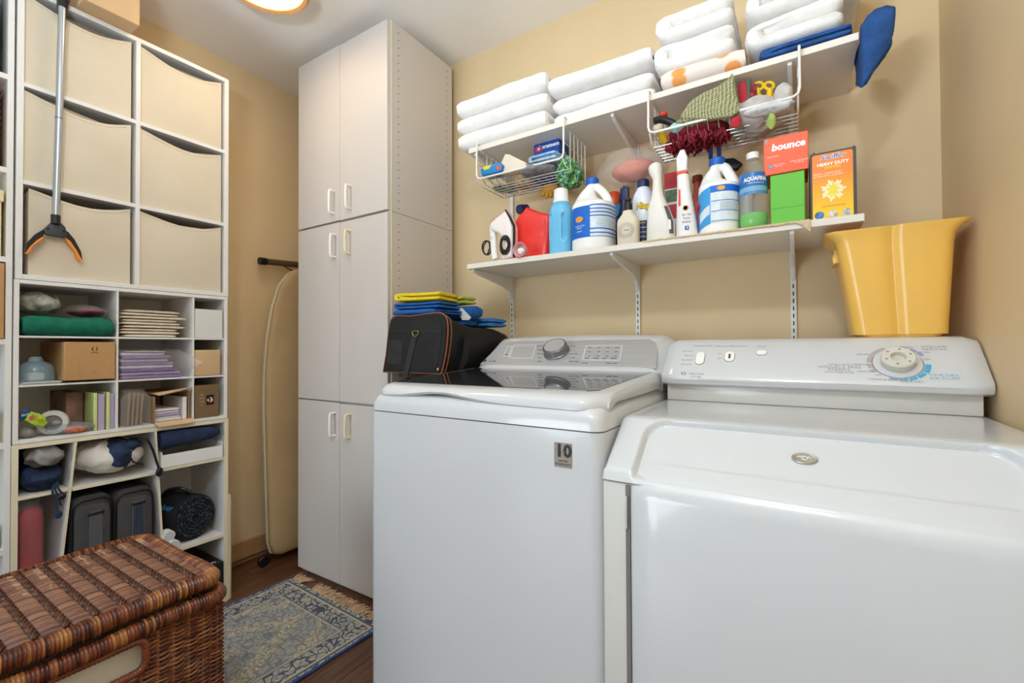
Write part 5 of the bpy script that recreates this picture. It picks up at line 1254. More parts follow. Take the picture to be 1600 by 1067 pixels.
def clothp(label, x0, x1, y0, y1, z0, h, layers, m, along, seed, yaw=0, flip=False):
    o = towel(label, x0, x1, y0, y1, z0, h, layers, m, along, seed, CG, .004, flip, 'microfibre_cloth', 0, .0006); o['category'] = 'cloth'
    if yaw:
        c_ = Vector(((x0 + x1) / 2, (y0 + y1) / 2, 0)); R = Matrix.Rotation(yaw, 3, 'Z')
        for v in o.data.vertices: q_ = R @ (Vector((v.co.x, v.co.y, 0)) - c_) + c_; v.co.x, v.co.y = q_.x, q_.y
    return o
b1 = clothp('bottom blue cloth of the pile on the pet carrier', -1.325, -1.11, 1.235, 1.40, ct, .020, 2, M_BC, 'x', 21)
b2 = clothp('second blue cloth of the pile, just under the yellow one', -1.32, -1.105, 1.24, 1.40, ct + .022, .026, 2, M_BC, 'y', 22, .12)
clothp('yellow folded cloth on top of the pile on the carrier', -1.315, -1.11, 1.24, 1.39, ct + .051, .034, 2, M_YC, 'y', 23, .2)
clothp('olive green folded cloth behind the yellow one on the pile', -1.235, -1.085, 1.395, 1.47, ct + .046, .034, 2, M_GC, 'y', 24, -.1)
gb = ctop(.46) + .003
clothp('dark blue cloth under the olive cloth on the carrier', -1.30, -1.08, 1.402, 1.475, gb, ct + .043 - gb, 3, M_BC, 'y', 27)
clothp('light blue folded cloth lying at the back of the carrier', -1.215, -1.035, 1.485, 1.615, ctop(.66) + .004, .036, 2, M_LBC, 'y', 25, -.05)
tg = MB().prism([aty(*p, 1.392) for p in ((712, 481), (722, 481), (736, 496), (733, 500), (722, 500))], (0, .0008, 0)); 
o = simple('care_label', tg, M_PLASTIC_W, 'white sewn care label hanging from the blue cloths', 'label'); 
# ------------------------------------------------------------------ wire baskets under the upper shelf
def wire_basket(label, x0, x1, zr, zb):
    yf, yb = UY0_ - .020, 1.60
    t = thing('wire_basket', label, 'basket', ((x0 + x1) / 2, 1.5, zb), 'white wire baskets under the upper shelf')
    zt = UZB + .0245
    xi0, xi1 = x0 + .004, x1 - .004
    fr_ = [(x0, UY0_ + .006, zt - .001), (x0, UY0_ - .008, zt), (x0, yf + .002, zt - .006), (x0, yf, zr + .02), (x0 + .004, yf, zr + .006), (x0 + .016, yf, zr), (x1 - .016, yf, zr), (x1 - .004, yf, zr + .006), (x1, yf, zr + .02), (x1, yf + .002, zt - .006), (x1, UY0_ - .008, zt), (x1, UY0_ + .006, zt - .001)]
    MB().tube(fr_, .0036, 8).build('rim', M_WIREW, t)
    for x in (xi0, xi1):
        MB().tube([(x, yf, zr), (x, yf + .02, zb + .004), (x, yf + .03, zb), (x, yb - .012, zb), (x, yb, zb + .010), (x, yb, UZB - .004), (x, yf + .006, UZB - .004)], .0024, 6).build('side_wire', M_WIREW, t)
    MB().tube([(xi0, yb, zb + .004), (xi1, yb, zb + .004)], .0034, 6).build('rear_bar', M_WIREW, t)
    n = int((x1 - x0) / .027)
    for i in range(1, n):
        x = x0 + (x1 - x0) * i / n
        MB().tube([(x, yf, zr - .002), (x, yf + .02, zb + .002), (x, yf + .03, zb), (x, yb - .010, zb), (x, yb, zb + .012), (x, yb, zb + .055)], .0014, 5).build('wire', M_CHROME, t)
    for j in range(1, 7):
        y = yf + .02 + (yb - yf - .02) * j / 7
        MB().tube([(xi0, y, zb - .0024), (xi1, y, zb - .0024)], .0014, 5).build('wire', M_CHROME, t)
    for s in (xi0, xi1):
        for j in range(1, 5):
            y = yf + .03 + (yb - yf - .03) * j / 5; MB().tube([(s, y, zb), (s, y, UZB - .004)], .0013, 5).build('wire', M_WIREW, t)
        for z in (zb + .04, zb + .08):
            MB().tube([(s, yf + .008, z), (s, yb, z)], .0013, 5).build('wire', M_WIREW, t)
    return t, yf, yb
B1, yf1, yb1 = wire_basket('wire basket under the upper shelf near the cabinet, holding the blue box', -1.046, -.674, 1.697, 1.676)
B2, yf2, yb2 = wire_basket('wire basket under the upper shelf over the spray bottles, holding dusters and gloves', -.384, .012, 1.705, 1.680)
def lump(name, label, cat, c, s, m, seed, disp=.01, freq=18, flat=None, group=None, u=64, v=36):
    return simple(name, MB().ball(c, s, u, v, disp, freq, seed, flat), m, label, cat, group, 70)
def pat(name, cols, scale, rough=.9, bump=.3):
    m = mat(name, cols[0], rough, bump=bump, bscale=300); nt = m.node_tree; b = nt.nodes['Principled BSDF']
    tc = nt.nodes.new('ShaderNodeTexCoord'); n = nt.nodes.new('ShaderNodeTexVoronoi'); n.inputs['Scale'].default_value = scale; nt.links.new(tc.outputs['Object'], n.inputs['Vector'])
    sp = nt.nodes.new('ShaderNodeSeparateColor'); nt.links.new(n.outputs['Color'], sp.inputs[0]); r = nt.nodes.new('ShaderNodeValToRGB'); r.color_ramp.interpolation = 'CONSTANT'
    el = r.color_ramp.elements
    while len(el) < len(cols): el.new(.5)
    for i, c in enumerate(cols): el[i].position = i / len(cols); el[i].color = hexc(c)
    nt.links.new(sp.outputs[0], r.inputs['Fac']); nt.links.new(r.outputs['Color'], b.inputs['Base Color']); return m
zb1, zb2 = 1.6785, 1.6825
# basket near the cabinet
t = thing('sponge_pack', 'blue and yellow sponge packet in the basket near the cabinet', 'packet', (-1.0, 1.43, zb1))
p = [aty(*q, 1.42) for q in ((750, 265), (757, 259), (770, 256), (781, 253), (785, 258), (783, 266), (772, 270), (752, 274))]
for v in p: v.z = max(v.z, zb1 + .001)
MB().prism(p, (0, .06, 0), .003, 2).build('wrapper', mat('pack_blue', '#1D86C8', .3), t)
MB().prism([aty(*q, 1.4185) for q in ((753, 262), (760, 259), (768, 256.5), (765, 263), (757, 266))], (0, .004, 0), .001, 1).build('sponge', mat('sponge_yellow', '#D8D23A', .8), t)
MB().prism([aty(*q, 1.4185) for q in ((774, 260), (781, 258), (782, 264), (776, 265))], (0, .004, 0), .001, 1).build('printed_patch', mat('pack_red', '#E45A3C', .4), t)
t = thing('paper_pouch', 'plain cream paper pouch leaning in the basket near the cabinet', 'pouch', (-.90, 1.45, zb1))
p = [aty(*q, 1.435) for q in ((775, 271), (789, 240), (796, 241), (822, 254), (822, 264))]
for v in p: v.z = max(v.z, zb1 + .0005)
MB().prism(p, (.0, .05, .0), .004, 2).build('paper', mat('cream_paper', '#E2D6C4', .85, var=.04), t)
t = thing('blue_laundry_box', 'royal blue laundry booster box standing in the wire basket', 'box', (-.76, 1.52, zb1))
bx0, bx1 = aty(834, 230, 1.50).x, aty(872, 215, 1.50).x
by = 1.50; bzt = zat(838, 222, by)
MB().box((bx0, by, zb1), (bx1 + .004, by + .085, bzt), .002, 1).build('carton', mat('royal_card', '#1846A0', .4, var=.03), t, 0)
text('borateem', .0215, M_WPRINT, t, FRONT, ((bx0 + bx1) / 2 + .014, by - .0006, bzt - .026), bold=.0006)
MB().lathe([(0, 0), (1, 0), (1, .0008), (0, .0008)], (bx0 + .022, by - .0001, bzt - .030), 24, CR @ Matrix(((.016, 0, 0), (0, .010, 0), (0, 0, 1)))).build('logo_oval', mat('logo_red', '#D6343F', .4), t, 0); text('20', .011, M_WPRINT, t, FRONT, (bx0 + .022, by - .0014, bzt - .030), bold=.0005)
text('booster', .012, M_WPRINT, t, SIDE, (bx1 + .0046, by + .042, bzt - .045))
towel('blue edged white folded cloth at the front of the wire basket', -.812, -.700, 1.412, 1.490, zb1 + .030, .028, 2, mat('striped_cloth', '#A9CBE6', .9, var=.25, vscale=30, bump=.3), 'y', 31, None, .006, False, 'folded_cloth', 0, .0008)
lump('grey_cloth', 'grey crumpled cleaning cloth under the blue edged cloth', 'cloth', (-.800, 1.455, zb1 + .0145), (.068, .052, .0145), mat('grey_cloth', '#8C8E94', .95, var=.15, vscale=40, bump=.4), 3, .006, 30, -.0145)
lump('leaf_print_cloth', 'crumpled green leaf print cloth at the right end of the basket', 'cloth', (-.708, 1.525, zb1 + .012), (.034, .064, .046), pat('leaf_print', ['#3E8C35', '#79B65A', '#B9D2DA', '#5FA63F', '#8FB9CC', '#2F6E2C'], 150), 5, .014, 44)
GLV = [(-.800, 1.565, zb1 + .011)]
t = thing('rubber_glove', 'yellow rubber glove drooping through the basket near the cabinet', 'glove', (-.81, 1.63, zb1))
gc = aty(858, 291, 1.565)
MB().ball((gc.x, 1.565, gc.z), (.034, .013, .026), 20, 12, .004, 40, 2).build('palm', mat('amber_rubber', '#D7A03A', .5), t)
for i, (dx, dz) in enumerate(((-.030, -.034), (-.011, -.045), (.010, -.045), (.028, -.034), (.038, -.012))):
    MB().tube(spline([(gc.x + dx * .4, 1.565, gc.z - .008), (gc.x + dx * .85, 1.565, gc.z + dz * .65), (gc.x + dx, 1.565, gc.z + dz)], 4, False), [.0085] * 8 + [.006], 10).build('finger', mat('amber_rubber', '#D7A03A', .5), t)
MB().tube([(gc.x, 1.565, gc.z + .01), (gc.x + .012, 1.555, zb1 + .006), (gc.x + .012, 1.54, zb1 + .012)], [.012, .010, .010], 10).build('cuff', mat('amber_rubber', '#D7A03A', .5), t)
lump('orange_print_rag', 'orange and grey printed rag low in the basket near the cabinet', 'cloth', (-.895, 1.545, zb1 + .008), (.048, .036, .0085), pat('orange_print', ['#D86A3A', '#9A8F86', '#C7B39A', '#6E7F86', '#E08A4E'], 90), 6, .003, 40, -.0078)
lump('flat_picture_pack', 'flat blue and green picture packet on the basket floor', 'packet', (-.985, 1.52, zb1 + .005), (.050, .055, .0055), pat('picture_pack', ['#3B7FA6', '#7E8C70', '#C9B9A4', '#55708A', '#94A85A'], 45, .4), 7, .001, 40, -.0048)
# basket over the sprays
M_GING = mat('gingham', '#A9A97C', .9); nt = M_GING.node_tree; bs = nt.nodes['Principled BSDF']; tc = nt.nodes.new('ShaderNodeTexCoord'); ck = nt.nodes.new('ShaderNodeTexChecker'); ck.inputs['Scale'].default_value = 290
ck.inputs['Color1'].default_value = hexc('#C3C094'); ck.inputs['Color2'].default_value = hexc('#55583C'); mp = nt.nodes.new('ShaderNodeMapping'); mp.inputs['Rotation'].default_value = (.5, .4, .5); nt.links.new(tc.outputs['Object'], mp.inputs[0]); nt.links.new(mp.outputs[0], ck.inputs['Vector']); nt.links.new(ck.outputs['Color'], bs.inputs['Base Color'])
A = [(1063, 186), (1064, 178), (1078, 158), (1100, 143), (1122, 134), (1135, 124), (1144, 113), (1146, 116), (1149, 135), (1155, 166), (1156, 172), (1143, 181), (1110, 186), (1075, 185)]
po = [aty(*q, 1.398) for q in A]
o = MB().prism(po, (0, .018, 0), .004, 2)
bmesh.ops.triangulate(o.bm, faces=[f for f in o.bm.faces if len(f.verts) > 4])
for _ in range(2): bmesh.ops.subdivide_edges(o.bm, edges=o.bm.edges[:], cuts=1)
ob = o.build('gingham_cloth', M_GING, None, 70); crumple(ob, .003, 30, 3)
tag(ob, 'olive gingham kitchen cloth hanging in the right wire basket', 'cloth')
lump('gingham_fold', 'rolled dark underside of the olive gingham cloth on the basket rim', 'cloth', tuple(aty(1090, 186, 1.425)), (.060, .022, .016), M_GING, 8, .005, 40)
# burgundy chenille duster: many little loops
t = thing('chenille_duster', 'burgundy chenille duster mitt bulging through the right basket', 'duster', (-.26, 1.46, zb2))
M_BURG = mat('burgundy_chenille', '#8A1F30', .9, var=.15, vscale=60, bump=.4); random.seed(11)
MB().ball((-.255, 1.478, zb2 + .022), (.088, .058, .022), 24, 12, .004, 40, 3, -.0215).build('mitt', M_BURG, t)
dn = MB()
for i in range(150):
    a, r_ = random.uniform(0, 2 * math.pi), math.sqrt(random.random()); x, y = -.255 + .092 * r_ * math.cos(a), 1.478 + .062 * r_ * math.sin(a)
    L_ = random.uniform(.012, .026); dn.tube([(x, y, zb2 + .004), (x + random.uniform(-.006, .006), y + random.uniform(-.006, .006), zb2 - L_ * .5), (x + random.uniform(-.01, .01), y + random.uniform(-.01, .01), zb2 - L_)], [.0042, .005, .0036], 6)
o = dn.build('chenille_tufts', M_BURG, t, 70); o['kind'] = 'stuff'
t = thing('yellow_brush', 'yellow handled brush at the left end of the right basket', 'brush', (-.36, 1.45, zb2))
pa, pb = aty(1028, 200, 1.43), aty(1040, 222, 1.47)
MB().tube([pa, (pa + pb) / 2, Vector((pb.x, pb.y, zb2 + .012))], [.012, .013, .011], 12).build('handle', mat('brush_yellow', '#E5B62C', .4), t)
MB().ball(pa, (.016, .012, .015), 14, 10).build('cap', mat('frosted_cap', '#E9E4D8', .3, alpha=.6), t)
t = thing('black_trowel_handle', 'black grip lying on the left of the right basket', 'tool', (-.34, 1.45, 1.72))
MB().tube(spline([aty(1022, 189, 1.415), aty(1034, 187, 1.425), aty(1050, 192, 1.435), aty(1060, 199, 1.44)], 4, False), .0105, 12).build('grip', M_BLACK, t)
MB().ball(aty(1036, 180, 1.44), (.014, .016, .011), 14, 10).build('red_end', mat('red_plastic', '#C9402E', .4), t)
lump('mint_cloth', 'pale mint cloth peeking under the gingham cloth', 'cloth', tuple(aty(1062, 198, 1.432)), (.026, .018, .014), mat('mint_cloth', '#9CCBC4', .9), 4, .004, 40)
t = thing('garden_gloves', 'red and green patterned gloves standing in the right basket', 'gloves', (-.12, 1.47, zb2))
MB().prism([aty(*q, 1.445) for q in ((1152, 133), (1165, 124), (1168, 140), (1166, 168), (1156, 168))], (0, .016, 0), .004, 2).build('red_finger', mat('red_cloth', '#B72F3C', .85), t)
MB().prism([aty(*q, 1.448) for q in ((1156, 146), (1166, 126), (1173, 124), (1172, 150), (1166, 174), (1157, 174))], (0, .02, 0), .004, 2).build('green_cuff', mat('green_cloth', '#4F6B5E', .85), t)
MB().prism([aty(*q, 1.452) for q in ((1166, 150), (1173, 127), (1181, 130), (1183, 150), (1178, 164), (1168, 162))], (0, .02, 0), .004, 2).build('red_cuff', pat('red_tartan', ['#A12434', '#7C1E2A', '#C04048', '#4B5A48'], 120), t)
MB().tube([aty(1168, 168, 1.46), Vector((-.125, 1.47, zb2 + .006))], .008, 8).build('wrist', mat('green_cloth', '#4F6B5E', .85), t)
t = thing('yellow_scissors', 'yellow plastic loop handles sticking up in the right basket', 'scissors', (-.09, 1.47, zb2))
M_YS = mat('bright_yellow', '#F2C61D', .35)
for cxp, cyp in ((1186, 134), (1202, 134)):
    c = aty(cxp, cyp, 1.47); rad = [aty(cxp + 7 * math.cos(a), cyp + 5.5 * math.sin(a), 1.47) for a in [2 * math.pi * i / 18 for i in range(18)]]
    MB().tube(rad, .0042, 8, True).build('loop_handle', M_YS, t)
for cxp in (1184, 1203):
    a, b = aty(cxp, 139, 1.47), aty(cxp - 1, 152, 1.475); MB().tube([a, b, Vector((b.x, 1.48, zb2 + .01))], [.0075, .0095, .006], 10).build('shank', M_YS, t)
lump('white_rags', 'white and grey rags filling the right end of the right basket', 'cloth', (-.088, 1.495, zb2 + .030), (.080, .082, .036), mat('rag_white', '#CFC8C4', .95, var=.12, vscale=20, bump=.4), 9, .012, 20)
lump('grey_glove', 'light grey glove lying along the rim of the right basket', 'glove', tuple(aty(1200, 170, 1.412)), (.060, .016, .009), mat('pale_grey_knit', '#D3D4D6', .95, var=.1, vscale=40, bump=.4), 10, .006, 30)
lump('white_sleeve', 'white rolled cloth rising at the right corner of the right basket', 'cloth', tuple(aty(1224, 146, 1.42)), (.018, .018, .030), mat('rag_white', '#CFC8C4', .95), 11, .006, 30)
lump('green_sprig_cloth', 'small lime patterned cloth strip inside the right basket', 'cloth', tuple(aty(1205, 190, 1.412)), (.009, .005, .020), mat('lime_strip', '#A3B860', .9, var=.2, vscale=60), 12, .003, 40)
lump('red_tag_cloth', 'red cloth corner poking from the right basket under the gingham', 'cloth', tuple(aty(1150, 190, 1.412)), (.012, .007, .016), mat('red_cloth', '#B72F3C', .85), 13, .003, 40)
t = thing('navy_strap', 'navy blue strap hanging below the right basket', 'strap', (-.2, 1.5, 1.66))
a = aty(1118, 240, 1.52)
for d_ in (-.014, .010): MB().tube([(a.x + d_, 1.52, 1.700), (a.x + d_, 1.52, a.z - .012)], .0062, 8).build('strap_end', mat('navy_web', '#28386E', .8), t)
MB().tube([(a.x - .014, 1.52, 1.700), (a.x + .010, 1.52, 1.700)], .0062, 8).build('strap_loop', mat('navy_web', '#28386E', .8), t)
# clear bag with a coral sponge under the shelf
bg_ = thing('sponge_bag', 'clear plastic bag holding a coral sponge under the upper shelf', 'bag', (-.54, 1.62, 1.63))
c = aty(984, 262, 1.60)
MB().ball((c.x + .012, 1.60, c.z - .012), (.074, .05, .036), 28, 16, .004, 20, 3).build('sponge', mat('coral_sponge', '#E2856C', .9, var=.06, vscale=30, bump=.4), bg_)
MB().ball((c.x, 1.60, c.z - .002), (.118, .060, .060), 40, 24, .012, 22, 5).build('plastic_film', mat('bag_film', '#EFE6E0', .2, alpha=.20, spec=.8), bg_)

# ------------------------------------------------------------------ carton on top of the cube organizer
t = thing('moving_carton', 'brown cardboard carton on top of the cube organizer', 'box', (-2.13, .56, 2.178))
MB().box((-2.235, .485, 2.1785), (-1.938, .634, 2.40), .002, 1).build('carton', M_KRAFT2, t, 0)
MB().box((-1.938, .540, 2.24), (-1.9372, .58, 2.39)).build('tape', mat('packing_tape', '#CBA878', .3), t, 0)

# ------------------------------------------------------------------ the bookcase at the left edge: what shows in its cells
XF = OX1
t = thing('seagrass_basket', 'orange brown woven basket in the left edge bookcase', 'basket', (-2.14, .2, 1.596))
M_SEA = pat('seagrass', ['#B5793A', '#8E5A28', '#C98E4C', '#A06A30'], 120, .8, .6)
secs = []
for i in range(24):
    z = 1.5965 + .235 * i / 23; k_ = .004 * (i % 2); secs.append([(a, b, z) for a, b in rrect(-2.155, .19, .132 + k_, .132 + k_, .02, 4)])
MB().loft(secs).build('woven_wall', M_SEA, t, 20)
MB().tube([(a, b, 1.834) for a, b in rrect(-2.155, .19, .134, .134, .02, 4)], .006, 8, True).build('rim', M_SEA, t)
t = thing('cream_file_box', 'cream lidded file box in the left edge bookcase', 'box', (-2.14, .2, 1.326))
MB().box((-2.30, .06, 1.3265), (-2.018, .326, 1.49), .002, 1).build('box', mat('cream_board', '#EBDCAE', .6), t, 0); MB().box((-2.302, .056, 1.4905), (-2.014, .330, 1.525), .002, 1).build('lid', mat('cream_board', '#EBDCAE', .6), t, 0)
t = thing('tan_carton', 'tan cardboard carton in the left edge bookcase, beside the green towel', 'box', (-2.14, .2, 1.078))
MB().box((-2.30, .05, 1.0785), (-2.008, .332, 1.305), .002, 1).build('carton', M_KRAFT, t, 0); MB().box((-2.0078, .2, 1.08), (-2.0072, .206, 1.30)).build('flap_gap', M_CARDIN, t, 0)
t = thing('yellow_label_tin', 'black and yellow tin in the left edge bookcase', 'tin', (-2.05, .29, .765))
MB().lathe([(0, .7655), (.030, .7655), (.030, .85), (.028, .86), (0, .86)], (-2.05, .295, 0), 24).build('tin', M_BLACK, t); MB().lathe([(.0303, .775), (.0306, .775), (.0306, .825), (.0303, .825), (.0303, .775)], (-2.05, .295, 0), 24).build('label_band', mat('tin_yellow', '#E8B92A', .4), t)
t = thing('dark_green_folder', 'dark green folder standing in the top of the left edge bookcase', 'folder', (-2.14, .31, 1.88))  # cover is one even dark green
MB().box((-2.29, .285, 1.8805), (-2.03, .318, 2.16), .003, 1).build('cover', mat('dark_green_card', '#4E5F55', .6), t, 0)
t = thing('white_paper_stack', 'stack of white paper in the low left edge bookcase', 'paper', (-2.14, .2, .448))
for i in range(6): MB().box((-2.28, .1 + i * .003, .4485 + i * .012), (-2.03 + .004 * (i % 3), .328 - .003 * (i % 2), .4595 + i * .012)).build('sheet_bundle', M_PLASTIC_W, t, 0)

# ------------------------------------------------------------------ pigeonholes of the sorter
R1, R2, R3 = 1.0895, .9375, .7695
def px(px_, py_, x=OX1): return atx(px_, py_, x)
M_GRN = mat('green_terry', '#0F6B54', .95, var=.12, vscale=40, bump=.4, bscale=420)
def rot_towel(o): return o
def cubby_towel(label, y0, y1, z0, h, layers, m, seed, name='folded_towel', cat='towel', xf=OX1 - .004, xb=OX0 + .05, group=None):
    o = towel(label, xb, xf, y0, y1, z0, h, layers, m, 'y', seed, group, .003, True, name, 0, .0008); o['category'] = cat; return o
cubby_towel('dark green folded towel in the top left pigeonhole', .371, .588, R1, .066, 2, M_GRN, 41)
lump('plastic_bag_bundle', 'crumpled clear plastic bag on the green towel', 'bag', (-2.12, .424, R1 + .108), (.08, .050, .032), mat('bag_grey', '#BDBAAE', .25, var=.35, vscale=30, alpha=.85), 21, .009, 26)
t = thing('burgundy_pack', 'burgundy fabric packed flat in clear film on the green towel', 'pack', (-2.1, .53, R1 + .07))
MB().ball((-2.10, .540, R1 + .086), (.08, .045, .012), 40, 20, .004, 25, 6).build('fabric', mat('burgundy_cloth', '#7A1C36', .8, var=.15), t)
MB().ball((-2.10, .537, R1 + .089), (.085, .052, .017), 48, 24, .006, 25, 7).build('film', M_HAZY, t)
for i in range(9):
    o = cubby_towel('%s cream linen placemat of the pile in the top middle pigeonhole' % ('lowest', 'second lowest', 'third lowest', 'fourth lowest', 'middle', 'fourth highest', 'third highest', 'second highest', 'highest')[i], .612 + random.uniform(0, .012), .806 + random.uniform(-.024, .012) - (.012 * max(0, i - 6)), R1 + .0112 * i, .0105, 1, mat('linen_%d' % (i % 3), ('#E3D8BE', '#DDD3C2', '#DCC9B6')[i % 3], .9, var=.08, vscale=25), 50 + i, 'placemat', 'placemat', OX1 - .003, OX0 + .06, 'linen placemats')
t = thing('white_paper_box', 'plain white box in the top right pigeonhole', 'box', (-2.1, .895, R1))
MB().box((-2.28, .8425, R1), (OX1 - .002, .943, R1 + .113), .001, 1).build('carton', mat('box_white', '#DCDCD8', .6), t, 0); MB().box((-2.28, .8422, R1 + .1132), (OX1 - .003, .943, R1 + .116)).build('lid_edge', mat('box_white2', '#C8C8C4', .6), t, 0)
# second row
t = thing('printed_carton', 'kraft cardboard box with a black diamond mark', 'box', (-2.1, .54, R2))
q0, q1 = px(97, 565).y, px(181, 565).y
MB().box((-2.27, .463, R2 + .0065), (OX1 + .008, .593, R2 + .133), .0015, 1).build('carton', M_KRAFT, t, 0)
xo = OX1 + .0082
lw = lambda a, b, w=.0008: MB().prism([(xo, a[0], a[1]), (xo, b[0], b[1]), (xo, b[0] + w, b[1] + w), (xo, a[0] + w, a[1] + w)], (.0003, 0, 0))
cy_, cz_ = .538, R2 + .110
for s in (-1, 1):
    MB().prism([(xo, cy_ + s * .003, cz_ + .008), (xo, cy_ + s * .009, cz_), (xo, cy_ + s * .003, cz_ - .008), (xo, cy_ + s * .003, cz_ - .0045), (xo, cy_ + s * .0062, cz_), (xo, cy_ + s * .003, cz_ + .0045)], (.0003, 0, 0)).build('mark', M_BLACK, t, 0)
text('DIAMOND', .004, M_GRAPH, t, SIDE, (xo + .0003, cy_, cz_ - .013)); text('recycle', .0035, M_GRAPH, t, SIDE, (xo + .0003, cy_, R2 + .030))
lw((.55, R2 + .07), (.588, R2 + .022)).build('crease', M_CARDIN, t, 0); lw((.495, R2 + .07), (.503, R2 + .012)).build('crease', M_CARDIN, t, 0)
t = thing('blue_clear_bowl', 'upturned clear bluish plastic bowl beside the kraft box', 'bowl', (-2.08, .43, R2))
Bw = MB().lathe([(.046, 0), (.046, .018), (.043, .038), (.036, .052), (.024, .060), (.018, .062), (.016, .074), (.012, .078), (0, .079)], (-2.080, .413, R2 + .008), 32).build('bowl', mat('blue_pet', '#9FC0D0', .06, alpha=.42, spec=.9), t)
MB().box((-2.10, .392, R2 + .009), (-2.055, .43, R2 + .034), .004, 1).build('contents', mat('pale_contents', '#D7D2C4', .6), t)
for i in range(3):
    o = simple('paper_folder', MB().box((-2.28, .368 + .004 * i, R2 + .0004 + i * .0021), (OX1 - .002 + .002 * i, (.455, .458, .46)[i], R2 + .0022 + i * .0021)), mat('folder_%d' % i, ('#D8DADC', '#C9CCD0', '#E2E2E0')[i], .6), ('lowest', 'middle', 'topmost')[i] + ' thin paper folder under the clear bowl', 'folder', 'paper folders under the bowl', 0)
M_PUR = [mat('purple_pack_%d' % i, c, .45, var=.1, vscale=30) for i, c in enumerate(('#8E7AA8', '#B7A9C4', '#7B5E9E', '#C9C3D2'))]
random.seed(21)
t = thing('bagged_packets', 'pile of purple packets in a clear plastic sleeve, middle pigeonhole', 'packets', (-2.1, .71, R2))
for i in range(8):
    z = R2 + .0005 + i * .0120
    MB().box((-2.27, .614 + random.uniform(0, .004), z), (OX1 - .012 + random.uniform(-.008, .006), .800 - i * .007 + random.uniform(-.008, .008), z + .0112), .004, 2).build('packet', M_PUR[i % 4], t, 50)
MB().prism([(-2.20, .625, R2 + .106), (-2.03, .630, R2 + .099), (-2.02, .745, R2 + .0975), (-2.19, .735, R2 + .105)], (0, 0, .0012)).build('leaflet', M_PLASTIC_W, t, 0)
MB().prism([(-2.16, .66, R2 + .1072), (-2.10, .665, R2 + .1045), (-2.10, .70, R2 + .1040), (-2.16, .70, R2 + .1068)], (0, 0, .0004)).build('gold_print', mat('leaflet_gold', '#B58C2C', .5), t, 0)
sv = MB(); NS = 28
ss = []
for i in range(NS):
    a = 2 * math.pi * i / NS; ss.append(a)
secs = []
for k_ in range(24):
    u = k_ / 23; y = .6115 + .245 * u; w_ = 1 if u < .78 else max(.06, 1 - (u - .78) / .24)
    if y > MD2 - .004 and False: pass
    hz = .055 * w_; xf = OX1 + (.004 if u < .75 else .006 + .022 * (u - .75) / .25); dx_ = .11 * (1 if u < .78 else max(.10, w_))
    secs.append([(xf - dx_ + dx_ * math.copysign(abs(math.cos(a)) ** .6, math.cos(a)) + .003 * noise.noise(Vector((u * 40, a * 6, 1))), y, R2 + .0565 - .008 * max(0, u - .78) + hz * math.copysign(abs(math.sin(a)) ** .7, math.sin(a)) * (.97 + .05 * noise.noise(Vector((u * 50, a * 9, 4))))) for a in ss])
for s_ in secs:
    for i_, p_ in enumerate(s_): s_[i_] = (p_[0] if p_[1] < .815 else max(p_[0], OX1 + .001), p_[1], max(p_[2], R2 + .0003))
sv.loft(secs).build('film', M_HAZY, t, 70)
t = thing('small_kraft_box', 'small kraft box in the second right pigeonhole', 'box', (-2.1, .89, R2))
MB().box((-2.27, .8425, R2), (OX1 - .004, .938, R2 + .104), .006, 3).build('carton', M_KRAFT2, t, 40); MB().box((-2.2, .843, R2 + .1042), (OX1 - .01, .925, R2 + .1052)).build('flap_gap', M_DARK, t, 0)
# third row
t = thing('tape_dispenser', 'white and grey ring shaped tape dispenser in the lower left pigeonhole', 'dispenser', (-2.05, .45, R3))
XR90 = Matrix.Rotation(math.pi / 2, 3, 'Y')
TR = Matrix.Rotation(math.radians(-22), 3, 'Z') @ XR90
MB().lathe([(.024, -.012), (.037, -.012), (.039, 0), (.037, .012), (.024, .012), (.022, 0), (.024, -.012)], (-2.045, .447, R3 + .0405), 32, TR).build('outer_ring', mat('ring_white', '#D9D6CE', .4), t)
MB().lathe([(.0, -.008), (.0225, -.008), (.0225, .008), (0, .008)], (-2.045, .447, R3 + .0405), 24, TR).build('core', mat('ring_grey', '#7C7770', .5), t)
MB().ball((-2.030, .452, R3 + .038), (.010, .013, .010), 14, 10).build('hub', mat('hub_grey', '#8E8A84', .4), t)
t = thing('lime_packet', 'lime green packet with a pink label in the lower left pigeonhole', 'packet', (-2.02, .40, R3))
lp = [px(40, 657, OX1 + .004), px(50, 643, OX1 + .004), px(62, 646, OX1 + .004), px(72, 653, OX1 + .004), px(75, 661, OX1 + .004), px(68, 667, OX1 + .004), px(55, 665, OX1 + .004)]
MB().prism(lp, (-.02, 0, 0), .004, 2).build('wrapper', mat('lime_wrap', '#A9CB38', .3, var=.2, vscale=60), t)
MB().prism([px(45, 652, OX1 + .0055), px(52, 647, OX1 + .0055), px(54, 652, OX1 + .0055), px(48, 657, OX1 + .0055)], (-.002, 0, 0)).build('pink_label', mat('pink_print', '#E2476E', .4), t, 0); text('EZ', .012, M_RED, t, SIDE, px(63, 657, OX1 + .0056))
t = thing('navy_packet', 'navy blue packet behind the lime packet', 'packet', (-2.03, .385, R3))
MB().prism([px(32, 648, OX1 - .012), px(34, 640, OX1 - .012), px(46, 639, OX1 - .012), px(50, 645, OX1 - .012), px(40, 656, OX1 - .012), px(32, 658, OX1 - .012)], (-.012, 0, 0), .003, 2).build('wrapper', mat('navy_wrap', '#244A80', .3), t); text('ork', .013, M_WPRINT, t, SIDE, px(39, 648, OX1 - .0112), shear=.3)
lump('grey_plastic_pouch', 'grey translucent pouch at the far left of the lower pigeonhole', 'pouch', (-2.055, .389, R3 + .016), (.035, .018, .0155), mat('pouch_grey', '#A7A39B', .25, alpha=.7), 15, .003, 40, -.0155)
